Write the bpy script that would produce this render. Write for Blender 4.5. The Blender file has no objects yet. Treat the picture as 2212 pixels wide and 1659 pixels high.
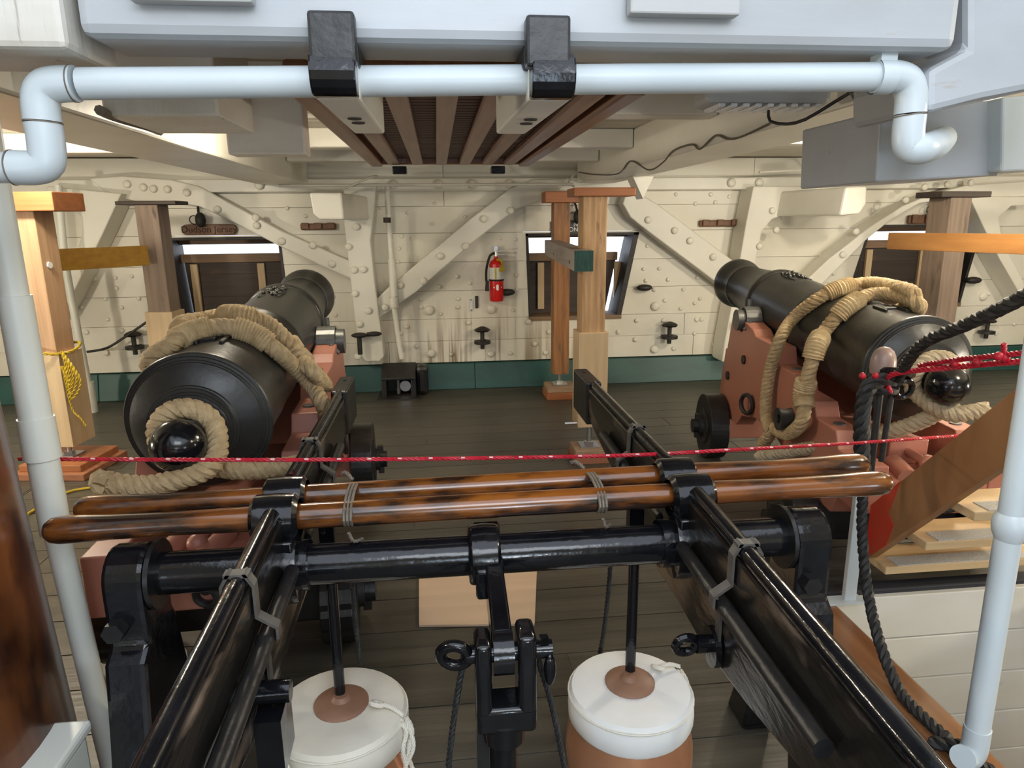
import bpy, math, random
from mathutils import Vector as V, Matrix
random.seed(7)
SC = bpy.context.scene
COL = SC.collection
PI = math.pi
# ------------------------------------------------------------------ camera
FPX, PITCH, YAW, ROLL, EYE = 1480.0, 13.3, 6.0, 0.6, 1.7
_p, _y, _r = (math.radians(a) for a in (PITCH, YAW, ROLL))
CF = V((math.sin(_y)*math.cos(_p), math.cos(_y)*math.cos(_p), -math.sin(_p)))
_R0 = V((math.cos(_y), -math.sin(_y), 0)); _U0 = _R0.cross(CF)
CR = _R0*math.cos(_r) - _U0*math.sin(_r); CU = CR.cross(CF)
CC = V((0, 0, EYE))
cam = bpy.data.cameras.new('camera'); cam_o = bpy.data.objects.new('camera', cam); COL.objects.link(cam_o)
cam.sensor_fit = 'HORIZONTAL'; cam.sensor_width = 36.0; cam.lens = FPX/2212*36; cam.clip_start = 0.05
cam_o.matrix_world = Matrix(((CR.x, CU.x, -CF.x, 0), (CR.y, CU.y, -CF.y, 0), (CR.z, CU.z, -CF.z, EYE), (0, 0, 0, 1)))
SC.camera = cam_o
# ------------------------------------------------------------------ world, lights, exposure
SC.view_settings.view_transform = 'Standard'; SC.view_settings.look = 'None'
SC.view_settings.gamma = 1.0; SC.view_settings.use_curve_mapping = False
SC.view_settings.exposure = 0.16
world = bpy.data.worlds.new('world'); SC.world = world; world.use_nodes = True
_bg = world.node_tree.nodes['Background']; _bg.inputs[0].default_value = (0.80, 0.88, 1.0, 1); _bg.inputs[1].default_value = 2.2
def area(name, loc, target, sx, sy, power, col):
    l = bpy.data.lights.new(name, 'AREA'); l.shape = 'RECTANGLE'; l.size = sx; l.size_y = sy; l.energy = power; l.color = col
    o = bpy.data.objects.new(name, l); COL.objects.link(o); o.location = loc
    o.rotation_euler = (V(target)-V(loc)).to_track_quat('-Z', 'Y').to_euler(); return o
def point(name, loc, power, col, r=.06):
    l = bpy.data.lights.new(name, 'POINT'); l.energy = power; l.color = col; l.shadow_soft_size = r
    o = bpy.data.objects.new(name, l); COL.objects.link(o); o.location = loc; return o
COOL = (.72, .85, 1.0); WARM = (1.0, .90, .72)
area('assumed_hatch_daylight', (.35, -1.0, 2.75), (.35, .6, .4), 1.6, .9, 26, (.90, .95, 1.0))  # assumed daylight from an unseen hatch overhead, behind the camera
for _x, _w in ((-3.2, 22), (.4, 17), (4.2, 25)): area('added_cool_fill', (_x, -2.85, 1.15), (_x*.4, 3, 1.35), 1.1, .85, _w, (.62, .79, 1.0))  # added cool fill behind the camera; the wall there has no ports
ASSUMED_LAMPS = [((-2.55, 4.35, 2.2), 70), ((3.35, 4.3, 2.2), 80), ((2.75, 1.55, 2.2), 45), ((-1.9, .9, 2.2), 22), ((6.0, 4.6, 2.2), 60), ((-5.4, 4.4, 2.2), 50), ((-.78, 3.75, 2.2), 24), ((2.55, 3.6, 2.2), 34)]  # assumed overhead lamps that light timbers, guns and ship side
FILL_STANDS = [((4.5, 2.0, .95), 165), ((-4.3, 2.9, .95), 145), ((.5, -1.6, .8), 24)]  # unseen standing lamps, added to brighten timber undersides and fronts

# ------------------------------------------------------------------ pixel rays (2212 x 1659 frame) met with a plane of the place
def ray(x, y): return CF*FPX + CR*(x-1106) - CU*(y-829.5)
def atY(x, y, v): d = ray(x, y); return CC + d*(v/d.y)
def atZ(x, y, v): d = ray(x, y); return CC + d*((v-EYE)/d.z)
def atX(x, y, v): d = ray(x, y); return CC + d*(v/d.x)

# ------------------------------------------------------------------ materials
MATS = {}
def mat(name, c1, c2=None, scale=(4, 4, 4), rough=.5, metal=0, bump=0, bscale=None, space='obj', rnd=0, coat=0, detail=6, lo=.35, hi=.68,
        emit=None, c3=None, s3=(1, 1, 1), lo3=.55, hi3=.7, rvar=0, stain=None):
    m = bpy.data.materials.new(name); m.use_nodes = True; nt = m.node_tree; N = nt.nodes; L = nt.links
    b = N['Principled BSDF']; b.inputs['Roughness'].default_value = rough; b.inputs['Metallic'].default_value = metal
    b.inputs['Coat Weight'].default_value = coat; b.inputs['Coat Roughness'].default_value = .12
    if space == 'world': src = N.new('ShaderNodeNewGeometry').outputs['Position']
    else: src = N.new('ShaderNodeTexCoord').outputs['Object']
    def noise(sc, det=detail, dist=0):
        mp = N.new('ShaderNodeMapping'); mp.inputs['Scale'].default_value = sc; L.new(src, mp.inputs[0])
        n = N.new('ShaderNodeTexNoise'); n.inputs['Scale'].default_value = 1; n.inputs['Detail'].default_value = det
        n.inputs['Distortion'].default_value = dist; L.new(mp.outputs[0], n.inputs['Vector']); return n.outputs[0]
    def ramp(fac, a, bb, ca, cb):
        r = N.new('ShaderNodeValToRGB'); r.color_ramp.elements[0].position = a; r.color_ramp.elements[1].position = bb
        r.color_ramp.elements[0].color = (*ca, 1); r.color_ramp.elements[1].color = (*cb, 1); L.new(fac, r.inputs[0]); return r.outputs[0]
    def mix(f, a, bb, mode='MIX'):
        x = N.new('ShaderNodeMix'); x.data_type = 'RGBA'; x.blend_type = mode
        if isinstance(f, (int, float)): x.inputs[0].default_value = f
        else: L.new(f, x.inputs[0])
        for i, c in ((6, a), (7, bb)):
            if isinstance(c, tuple): x.inputs[i].default_value = (*c, 1)
            else: L.new(c, x.inputs[i])
        return x.outputs[2]
    col = c1
    n1 = None
    if c2 is not None:
        n1 = noise(scale); col = ramp(n1, lo, hi, c1, c2)
    if c3 is not None:
        f3 = ramp(noise(s3), lo3, hi3, (0, 0, 0), (1, 1, 1)); col = mix(f3, col, c3)
    if stain:   # rust and grime runs: world-space streaks between two heights, strongest towards x0
        z0, z1, sc, sx = stain
        st = ramp(noise((16, 16, .8), 4), .50, .62, (0, 0, 0), (1, 1, 1))
        pos = N.new('ShaderNodeNewGeometry'); sp = N.new('ShaderNodeSeparateXYZ'); L.new(pos.outputs['Position'], sp.inputs[0])
        mr = N.new('ShaderNodeMapRange'); mr.inputs[1].default_value = z1; mr.inputs[2].default_value = z0; L.new(sp.outputs[2], mr.inputs[0])
        mx = N.new('ShaderNodeMapRange'); mx.inputs[1].default_value = 1.6; mx.inputs[2].default_value = .3
        ab = N.new('ShaderNodeMath'); ab.operation = 'ABSOLUTE'; sb = N.new('ShaderNodeMath'); sb.operation = 'SUBTRACT'; sb.inputs[1].default_value = sx
        L.new(sp.outputs[0], sb.inputs[0]); L.new(sb.outputs[0], ab.inputs[0]); L.new(ab.outputs[0], mx.inputs[0])
        m1 = N.new('ShaderNodeMath'); m1.operation = 'MULTIPLY'; L.new(mr.outputs[0], m1.inputs[0]); L.new(mx.outputs[0], m1.inputs[1])
        m2 = N.new('ShaderNodeMath'); m2.operation = 'MULTIPLY'; L.new(m1.outputs[0], m2.inputs[0])
        rr = N.new('ShaderNodeRGBToBW'); L.new(st, rr.inputs[0]); L.new(rr.outputs[0], m2.inputs[1])
        m3 = N.new('ShaderNodeMath'); m3.operation = 'MULTIPLY'; m3.inputs[1].default_value = .85; L.new(m2.outputs[0], m3.inputs[0])
        col = mix(m3.outputs[0], col, sc)
    if rnd:
        oi = N.new('ShaderNodeObjectInfo'); hs = N.new('ShaderNodeHueSaturation')
        mr = N.new('ShaderNodeMapRange'); mr.inputs[3].default_value = 1-rnd; mr.inputs[4].default_value = 1+rnd
        L.new(oi.outputs['Random'], mr.inputs[0]); L.new(mr.outputs[0], hs.inputs['Value'])
        if isinstance(col, tuple): hs.inputs['Color'].default_value = (*col, 1)
        else: L.new(col, hs.inputs['Color'])
        col = hs.outputs[0]
    if isinstance(col, tuple): b.inputs['Base Color'].default_value = (*col, 1)
    else: L.new(col, b.inputs['Base Color'])
    if rvar and n1 is not None:
        mr = N.new('ShaderNodeMapRange'); mr.inputs[3].default_value = rough-rvar; mr.inputs[4].default_value = rough+rvar
        L.new(n1, mr.inputs[0]); L.new(mr.outputs[0], b.inputs['Roughness'])
    if bump:
        bp = N.new('ShaderNodeBump'); bp.inputs['Strength'].default_value = bump; bp.inputs['Distance'].default_value = .01
        L.new(noise(bscale or scale), bp.inputs['Height']); L.new(bp.outputs[0], b.inputs['Normal'])
    if emit: b.inputs['Emission Color'].default_value = (*emit[0], 1); b.inputs['Emission Strength'].default_value = emit[1]
    MATS[name] = m; return m
WHITE = (.80, .77, .68); WHITE2 = (.73, .69, .58)
mat('wall_paint', WHITE, WHITE2, (1.5, 1.5, 2.5), .42, bump=.12, bscale=(9, 9, 14), space='world', rnd=.035, stain=(.3, .95, (.19, .11, .045), .35))
mat('white_timber', (.80, .78, .70), (.73, .70, .61), (2, 2, 2), .4, bump=.15, bscale=(14, 14, 14), space='world', rnd=.03)
mat('beam_white', (.47, .50, .53), (.39, .40, .40), (1.5, 3, 3), .38, bump=.18, bscale=(3, 16, 16), space='world', c3=(.40, .34, .27), s3=(6, 22, 22), lo3=.70, hi3=.78)
mat('ceiling_paint', (.74, .70, .60), (.65, .60, .50), (2, 8, 8), .5, bump=.2, bscale=(3, 20, 20), space='world', rnd=.06)
mat('old_white_block', (.74, .71, .64), (.62, .58, .5), (3, 3, 9), .5, bump=.4, bscale=(30, 30, 3), c3=(.2, .14, .09), s3=(24, 24, 2), lo3=.68, hi3=.74)
mat('pvc', (.60, .66, .68), (.55, .61, .63), (3, 3, 3), .33)
mat('pvc_warm', (.76, .77, .70), (.70, .71, .63), (3, 3, 3), .35)
mat('seam_dark', (.05, .04, .03), rough=.9)
mat('wall_seam', (.30, .26, .18), rough=.9)
mat('deck_plank', (.050, .045, .035), (.085, .076, .058), (.8, 14, 14), .40, bump=.2, bscale=(2, 40, 40), space='world', rnd=.14, rvar=.12, c3=(.11, .10, .08), s3=(3, 30, 30), lo3=.66, hi3=.8)
mat('deck_seam', (.20, .19, .145), (.05, .045, .035), (6, 6, 6), .8, space='world')
mat('salmon', (.47, .195, .135), (.42, .17, .12), (3, 3, 3), .38, bump=.06, bscale=(20, 20, 20))
mat('black_gloss', (.004, .0045, .006), (.008, .008, .010), (14, 14, 14), .13, bump=.16, bscale=(22, 22, 22))
mat('black_satin', (.008, .008, .009), (.018, .017, .016), (10, 10, 10), .38, bump=.25, bscale=(30, 30, 30))
mat('black_board', (.006, .0058, .0055), (.016, .013, .011), (6, 6, 6), .2, bump=.3, bscale=(30, 8, 30), c3=(.15, .11, .08), s3=(22, 3, 9), lo3=.60, hi3=.72)
mat('gun_iron', (.016, .0165, .016), (.030, .030, .027), (6, 6, 6), .36, bump=.1, bscale=(40, 40, 40), rvar=.08)
mat('grey_iron', (.16, .165, .16), (.11, .11, .11), (20, 20, 20), .38, metal=.4, bump=.15)
mat('iron_black', (.015, .014, .013), (.03, .025, .022), (30, 30, 30), .55, bump=.3)
def woodm(name, c1, c2, axis, rough=.5, coat=0, k=1.0, c3=None, lo3=.6, hi3=.75, bump=.15, rnd=0, s3=None):
    s = [26*k]*3; s['xyz'.index(axis)] = 1.6*k
    t = [14*k]*3; t['xyz'.index(axis)] = 3*k
    return mat(name, c1, c2, tuple(s), rough, bump=bump, bscale=tuple(s), coat=coat, c3=c3, s3=s3 or tuple(t), lo3=lo3, hi3=hi3, rnd=rnd)
woodm('pole_wood', (.27, .088, .013), (.15, .042, .009), 'x', .2, .7, .7, c3=(.022, .010, .006), lo3=.40, hi3=.60, s3=(6, 22, 22))
woodm('mast_wood', (.20, .068, .019), (.11, .033, .010), 'z', .33, .3, .6, c3=(.028, .009, .005), lo3=.42, hi3=.66, s3=(9, 9, 5))
woodm('post_wood', (.56, .36, .19), (.36, .205, .095), 'z', .6, k=1.4, c3=(.17, .085, .04), lo3=.62, hi3=.74)
woodm('post_orange', (.40, .19, .075), (.24, .10, .04), 'z', .55, k=1.3, c3=(.11, .075, .05), lo3=.55, hi3=.72)
woodm('post_pale', (.50, .32, .19), (.38, .23, .13), 'z', .6)
woodm('post_grey', (.27, .20, .15), (.18, .13, .10), 'z', .65, c3=(.08, .05, .035), lo3=.62, hi3=.75)
woodm('pine', (.62, .47, .29), (.53, .38, .22), 'z', .55, bump=.05)
woodm('pine_flat', (.66, .50, .36), (.57, .42, .29), 'x', .5, bump=.04, k=.5)
woodm('cap_orange', (.40, .15, .055), (.30, .10, .035), 'x', .5)
woodm('yellow_paint_wood', (.46, .25, .025), (.36, .18, .02), 'y', .5)
woodm('orange_board', (.36, .17, .05), (.27, .12, .035), 'y', .5, k=.6)
woodm('grey_weathered', (.34, .29, .26), (.22, .18, .16), 'y', .5)
woodm('lid_dark', (.052, .035, .026), (.03, .022, .018), 'x', .6, c3=(.10, .05, .028), lo3=.6, hi3=.8, rnd=.25)
woodm('lintel_wood', (.24, .15, .09), (.16, .095, .055), 'x', .6)
woodm('grating_wood', (.22, .092, .045), (.14, .055, .027), 'y', .38, c3=(.26, .17, .12), lo3=.62, hi3=.75)
woodm('grating_slat', (.33, .225, .18), (.24, .155, .12), 'y', .42, rnd=.06)
woodm('grating_cross', (.15, .062, .034), (.09, .038, .022), 'x', .55)
woodm('sign_wood', (.20, .095, .045), (.14, .06, .03), 'x', .5)
woodm('coaming_wood', (.34, .16, .065), (.22, .09, .035), 'y', .35, .3, .6)
woodm('tread_wood', (.64, .46, .25), (.55, .38, .2), 'x', .5)
mat('stringer_wood', (.34, .165, .065), (.25, .11, .04), (6, 9, 3), .5, bump=.1)
mat('green_paint', (.016, .085, .075), (.012, .06, .055), (2, 8, 8), .4, bump=.12, bscale=(6, 20, 20), space='world')
mat('green_end', (.006, .045, .034), (.016, .09, .068), (90, 3, 14), .5, bump=.3)
mat('manila', (.54, .405, .225), (.40, .285, .15), (30, 30, 30), .75, bump=.5, bscale=(90, 90, 90))
mat('manila_grey', (.50, .415, .28), (.36, .29, .19), (30, 30, 30), .8, bump=.5, bscale=(90, 90, 90))
mat('seizing', (.60, .46, .265), (.46, .34, .18), (40, 40, 40), .75, bump=.4, bscale=(90, 90, 90))
mat('rope_black', (.010, .010, .011), (.022, .021, .02), (50, 50, 50), .6, bump=.4)
mat('rope_red', (.58, .012, .035), (.38, .008, .02), (40, 40, 40), .45)
mat('rope_red_fleck', (.85, .62, .62), rough=.5)
mat('rope_yellow', (.55, .40, .02), (.42, .29, .015), (60, 60, 60), .5)
mat('cord_grey', (.20, .17, .13), (.12, .10, .08), (60, 60, 60), .8)
mat('copper', (.80, .40, .22), (.66, .29, .15), (3, 3, 3), .26, metal=.6, bump=.05)
mat('leather_collar', (.30, .16, .10), (.22, .11, .065), (10, 10, 10), .55, bump=.1)
mat('canvas_white', (.86, .86, .84), (.80, .80, .77), (6, 6, 6), .6, bump=.15, bscale=(12, 12, 12))
mat('canvas', (.80, .76, .66), (.72, .67, .56), (6, 6, 6), .7, bump=.25, bscale=(12, 12, 12))
mat('strap_paint', (.11, .10, .085), (.06, .055, .05), (20, 20, 20), .5, bump=.2)
mat('red_paint', (.62, .012, .012), rough=.3)
mat('label_white', (.8, .8, .78), (.66, .68, .7), (60, 60, 60), .5)
mat('tag_yellow', (.62, .47, .03), (.5, .36, .02), (40, 40, 40), .6)
mat('rubber', (.012, .012, .012), rough=.6)
mat('steel', (.5, .5, .5), rough=.3, metal=.9)
mat('steel_bright', (.62, .64, .68), rough=.22, metal=.95)
mat('knob_pink', (.36, .25, .22), (.28, .19, .16), (10, 10, 10), .35)
mat('stringer_red', (.55, .025, .012), (.42, .06, .025), (6, 6, 6), .45)
mat('nonskid', (.55, .54, .5), (.40, .39, .36), (120, 120, 120), .8, bump=.5)
mat('hatch_white', (.76, .74, .67), (.66, .62, .52), (1.2, 4, 3), .45, bump=.1, c3=(.33, .24, .13), s3=(4, 4, 4), lo3=.68, hi3=.8, space='world')
mat('dark_rubber_edge', (.02, .02, .025), rough=.6)
mat('sign_black', (.008, .008, .009), rough=.4)
mat('white_print', (.85, .85, .82), rough=.5)
mat('carved_dark', (.045, .016, .008), rough=.7)
mat('lamp_glass', (1, .9, .7), rough=.4, emit=((1, .86, .6), 6))
mat('grey_panel', (.46, .46, .45), (.42, .42, .41), (3, 3, 3), .5)
mat('pad_wood', (.40, .27, .17), (.30, .19, .12), (6, 30, 30), .6)
mat('pad_red', (.36, .15, .075), (.26, .10, .05), (6, 30, 30), .6)
mat('lower_deck', (.20, .11, .05), (.14, .075, .035), (2, 8, 8), .5, space='world')
mat('cable_white', (.6, .57, .5), rough=.5)

# ------------------------------------------------------------------ mesh builder
def frame(d):
    d = V(d).normalized(); a = V((0, 0, 1)) if abs(d.z) < .9 else V((1, 0, 0))
    u = a.cross(d).normalized(); return u, d.cross(u), d
def catmull(pts, ds, closed=False):
    P = [V(p) for p in pts]; n = len(P); out = []
    segs = n if closed else n-1
    for i in range(segs):
        a, b, c, d = (P[(i-1) % n], P[i], P[(i+1) % n], P[(i+2) % n]) if closed else (P[max(i-1, 0)], P[i], P[i+1], P[min(i+2, n-1)])
        k = max(1, int((c-b).length/ds))
        for j in range(k):
            t = j/k; t2 = t*t; t3 = t2*t
            out.append(.5*((2*b) + (c-a)*t + (2*a-5*b+4*c-d)*t2 + (3*b-a-3*c+d)*t3))
    if not closed: out.append(P[-1])
    return out
class MB:
    def __init__(s): s.v = []; s.f = []; s.s = []
    def add(s, vs, fs, smooth=False):
        o = len(s.v); s.v += [V(p) for p in vs]; s.f += [tuple(i+o for i in f) for f in fs]
        s.s += ([smooth]*len(fs) if isinstance(smooth, bool) else smooth); return s
    def box(s, x0, x1, y0, y1, z0, z1):
        return s.hexa([(x0, y0, z0), (x1, y0, z0), (x1, y1, z0), (x0, y1, z0)], [(x0, y0, z1), (x1, y0, z1), (x1, y1, z1), (x0, y1, z1)])
    def hexa(s, a, b):   # bottom ring, top ring
        n = len(a); return s.add(list(a)+list(b), [tuple(range(n))[::-1], tuple(range(n, 2*n))] + [(i, (i+1) % n, n+(i+1) % n, n+i) for i in range(n)])
    def prism(s, poly, ext):
        e = V(ext); return s.hexa([V(p) for p in poly], [V(p)+e for p in poly])
    def bar(s, p0, p1, w, h, up=(0, 0, 1)):   # rectangular bar between two points
        p0 = V(p0); p1 = V(p1); d = (p1-p0).normalized(); r = d.cross(V(up)).normalized(); u = r.cross(d)
        q = [r*(w/2)+u*(h/2), r*(-w/2)+u*(h/2), r*(-w/2)-u*(h/2), r*(w/2)-u*(h/2)]
        return s.hexa([p0+k for k in q], [p1+k for k in q])
    def lathe(s, prof, p0, axis, n=32, smooth=True):   # prof: (radius, distance)
        u, w, d = frame(axis); p0 = V(p0); vs = []; fs = []
        for r, t in prof:
            for k in range(n):
                a = 2*PI*k/n; vs.append(p0+d*t+(u*math.cos(a)+w*math.sin(a))*max(r, 1e-5))
        for i in range(len(prof)-1):
            for k in range(n): fs.append((i*n+k, i*n+(k+1) % n, (i+1)*n+(k+1) % n, (i+1)*n+k))
        return s.add(vs, fs, smooth)
    def cyl(s, p0, p1, r0, r1=None, n=20, caps=True, smooth=True):
        r1 = r0 if r1 is None else r1; p0 = V(p0); p1 = V(p1); L = (p1-p0).length
        s.lathe([(r0, 0), (r1, L)], p0, p1-p0, n, smooth)
        if caps:
            u, w, d = frame(p1-p0)
            for p, r, fl in ((p0, r0, True), (p1, r1, False)):
                ring = [p+(u*math.cos(2*PI*k/n)+w*math.sin(2*PI*k/n))*r for k in range(n)]
                s.add(ring, [tuple(range(n))[::-1] if fl else tuple(range(n))])
        return s
    def tube(s, path, r, n=8, closed=False, radii=None, caps=True):
        P = [V(p) for p in path]; m = len(P); vs = []; fs = []; u = None
        for i, p in enumerate(P):
            d = (P[(i+1) % m]-P[i-1]) if closed else (P[min(i+1, m-1)]-P[max(i-1, 0)])
            if d.length < 1e-9: d = V((0, 0, 1))
            d.normalize()
            if u is None: u, w, _ = frame(d)
            u = (u-d*u.dot(d)).normalized(); w = d.cross(u); rr = radii[i] if radii else r
            for k in range(n): a = 2*PI*k/n; vs.append(p+(u*math.cos(a)+w*math.sin(a))*rr)
        for i in range(m if closed else m-1):
            j = (i+1) % m
            for k in range(n): fs.append((i*n+k, i*n+(k+1) % n, j*n+(k+1) % n, j*n+k))
        sm = [True]*len(fs)
        if caps and not closed: fs += [tuple(range(n))[::-1], tuple(range((m-1)*n, m*n))]; sm += [False, False]
        return s.add(vs, fs, sm)
    def rope(s, pts, R, pitch=None, strands=3, closed=False, n=6):
        pitch = pitch or R*6.5; P = catmull(pts, pitch/10, closed); m = len(P); u = None; F = []; dist = 0
        for i, p in enumerate(P):
            d = (P[min(i+1, m-1)]-P[max(i-1, 0)])
            d = d.normalized() if d.length > 1e-9 else V((0, 0, 1))
            if u is None: u, w, _ = frame(d)
            u = (u-d*u.dot(d)).normalized(); w = d.cross(u)
            if i: dist += (P[i]-P[i-1]).length
            F.append((p, u.copy(), w.copy(), dist))
        rs = R*.53 if strands == 3 else R*.47
        for q in range(strands):
            path = []
            for p, uu, ww, t in F:
                a = 2*PI*(t/pitch+q/strands); path.append(p+(uu*math.cos(a)+ww*math.sin(a))*(R-rs))
            s.tube(path, rs, n)
        return s
    def sphere(s, c, r, n=20, m=12, sc=(1, 1, 1)):
        c = V(c); vs = []; fs = []
        for i in range(m+1):
            a = PI*i/m
            for k in range(n):
                b = 2*PI*k/n; vs.append(c+V((math.sin(a)*math.cos(b)*sc[0], math.sin(a)*math.sin(b)*sc[1], math.cos(a)*sc[2]))*r)
        for i in range(m):
            for k in range(n): fs.append((i*n+k, i*n+(k+1) % n, (i+1)*n+(k+1) % n, (i+1)*n+k))
        return s.add(vs, fs, True)
    def torus(s, c, axis, R, r, n=24, k=8, a0=0, a1=2*PI):
        u, w, d = frame(axis); c = V(c); full = abs(a1-a0-2*PI) < 1e-6
        P = [c+(u*math.cos(a0+(a1-a0)*i/n)+w*math.sin(a0+(a1-a0)*i/n))*R for i in range(n if full else n+1)]
        return s.tube(P, r, k, full)
    def xs(s, k): s.v = [V((p.x+k*min(0, p.y-1.75), p.y, p.z)) for p in s.v]; return s
    def xf(s, M): s.v = [M @ p for p in s.v]; return s
    def build(s, name, m, parent=None, bevel=0, origin=None, loc=None):
        me = bpy.data.meshes.new(name)
        if origin is None:
            if parent is not None: origin = parent.matrix_basis.translation if parent.parent is None else V((0, 0, 0))
            else:
                xs = [p.x for p in s.v]; ys = [p.y for p in s.v]; zs = [p.z for p in s.v]
                origin = V(((min(xs)+max(xs))/2, (min(ys)+max(ys))/2, min(zs)))
        origin = V(origin)
        if parent is not None and parent.parent is not None:   # a sub-part: same frame as its thing
            origin = parent.parent.matrix_basis.translation
        me.from_pydata([tuple(p-origin) for p in s.v], [], s.f)
        me.polygons.foreach_set('use_smooth', s.s); me.materials.append(MATS[m]); me.validate(); me.update()
        if any(s.s): me.set_sharp_from_angle(angle=math.radians(38))
        o = bpy.data.objects.new(name, me); COL.objects.link(o)
        if parent is not None: o.parent = parent
        else: o.location = origin
        if parent is not None and parent.type == 'MESH' and parent.parent is None: pass
        if bevel:
            md = o.modifiers.new('bevel', 'BEVEL'); md.width = bevel; md.segments = 2; md.limit_method = 'ANGLE'; md.angle_limit = math.radians(50)
        return o
def tag(o, label, cat, group=None, kind=None):
    o['label'] = label
    if cat: o['category'] = cat
    if group: o['group'] = group
    if kind: o['kind'] = kind
    return o
def thing(name, loc, label, cat, group=None):
    o = bpy.data.objects.new(name, None); COL.objects.link(o); o.location = loc; o.empty_display_size = .1
    return tag(o, label, cat, group)
def struct(name, loc=(0, 0, 0), label=None):
    o = bpy.data.objects.new(name, None); COL.objects.link(o); o.location = loc; o['kind'] = 'structure'
    if label: o['label'] = label
    return o
def piece(name, me, parent, loc, rot=None, scale=None):
    o = bpy.data.objects.new(name, me); COL.objects.link(o); o.parent = parent; o.location = loc
    if rot: o.rotation_euler = rot
    if scale: o.scale = scale
    return o
def meshonly(mb, name, m):
    me = bpy.data.meshes.new(name); me.from_pydata([tuple(p) for p in mb.v], [], mb.f)
    me.polygons.foreach_set('use_smooth', mb.s); me.materials.append(MATS[m]); me.update(); return me
def copy_tree(o, parent=None):
    c = o.copy(); COL.objects.link(c); c.parent = parent
    for ch in o.children: copy_tree(ch, c)
    return c
def cube_me(name, m, bv=.004):
    # unit box with its corner edges cut, scaled per piece
    return meshonly(MB().box(-.5, .5, -.5, .5, -.5, .5), name, m)
def plank(me, parent, x0, x1, y0, y1, z0, z1, name='plank', off=(0, 0, 0)):
    return piece(name, me, parent, ((x0+x1)/2-off[0], (y0+y1)/2-off[1], (z0+z1)/2-off[2]), scale=(x1-x0, y1-y0, z1-z0))
def text(body, name, m, parent, size, M, ext=.0008):
    cu = bpy.data.curves.new(name, 'FONT'); cu.body = body; cu.size = size; cu.align_x = 'CENTER'; cu.align_y = 'CENTER'; cu.extrude = ext
    t = bpy.data.objects.new(name, cu); me = bpy.data.meshes.new_from_object(t); bpy.data.objects.remove(t)
    me.materials.clear(); me.materials.append(MATS[m]); o = bpy.data.objects.new(name, me); COL.objects.link(o); o.parent = parent; o.matrix_local = M; return o

# ================================================================== STRUCTURE
WY = 7.1                      # inner face of the ship's side
# ---- deck (floor) with a ladder hatch cut into it
HX0, HX1, HY0, HY1, ZR = 1.61, 2.75, .93, 2.50, .119
floor = MB().box(-9, 11, HY1+.05, 8, -.10, -.004).box(-9, HX0, -3, HY1+.05, -.10, -.004).box(HX1, 11, -3, HY1+.05, -.10, -.004).box(HX0, HX1, -3, HY0, -.10, -.004).build('floor', 'deck_seam', origin=(0, 0, 0))
floor['kind'] = 'structure'; floor['label'] = 'dark worn plank deck with pale caulked seams'
pl = cube_me('plank', 'deck_plank')
ys = [-3.0]
while ys[-1] < 7.2: ys.append(ys[-1]+random.choice((.235, .25, .265)))
for i in range(len(ys)-1):
    a, b = ys[i]+.0035, ys[i+1]-.0035
    if a < HY0 < b or b < HY0: segs = [(-9, 11)]
    if HY0 < b and a < HY1+.07:
        segs = [(-9, HX0-.02), (HX1+.02, 11)]
    else: segs = [(-9, 11)]
    for x0, x1 in segs:
        cuts = sorted(random.uniform(-6, 8) for _ in range(2))
        xs = [x0]+[c for c in cuts if x0+1 < c < x1-1]+[x1]
        for k in range(len(xs)-1): plank(pl, floor, xs[k]+.003, xs[k+1]-.003, a, b, -.04, 0)
# ---- ship's side with three gun ports
PORTS = [dict(tl=-2.62, tr=-1.53, bl=-2.56, br=-1.50, z0=.74, z1=1.585), dict(tl=.90, tr=2.09, bl=.93, br=1.92, z0=.72, z1=1.585), dict(tl=4.63, tr=5.95, bl=4.42, br=5.80, z0=.76, z1=1.63)]
def pedge(p, side, z):
    t = min(1, max(0, (z-p['z0'])/(p['z1']-p['z0'])));
    return p['bl']*(1-t)+p['tl']*t if side == 'l' else p['br']*(1-t)+p['tr']*t
wall = MB()
xs = [-9]+[e for p in PORTS for e in (min(p['tl'], p['bl'])-.02, max(p['tr'], p['br'])+.02)]+[11]
for i in range(0, len(xs), 2): wall.box(xs[i], xs[i+1], WY+.05, WY+.32, 0, 2.35)
for p in PORTS:
    x0, x1 = min(p['tl'], p['bl'])-.02, max(p['tr'], p['br'])+.02
    wall.box(x0, x1, WY+.05, WY+.32, 0, p['z0']-.02).box(x0, x1, WY+.05, WY+.32, p['z1']+.02, 2.35)
wall = wall.build('wall_back', 'wall_seam', origin=(0, 0, 0)); wall['kind'] = 'structure'; wall['label'] = "cream painted plank side of the ship with bolt heads"
SEAMS = [.27, .50, .73, 1.02, 1.31, 1.60, 1.86, 2.32]
def strake(x0b, x0t, x1b, x1t, z0, z1):
    j = random.uniform(0, .006)
    MB().hexa([(x0b, WY-j, z0), (x1b, WY-j, z0), (x1b, WY+.06, z0), (x0b, WY+.06, z0)], [(x0t, WY-j, z1), (x1t, WY-j, z1), (x1t, WY+.06, z1), (x0t, WY+.06, z1)]).build('plank', 'wall_paint', wall, bevel=.0025)
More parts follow.
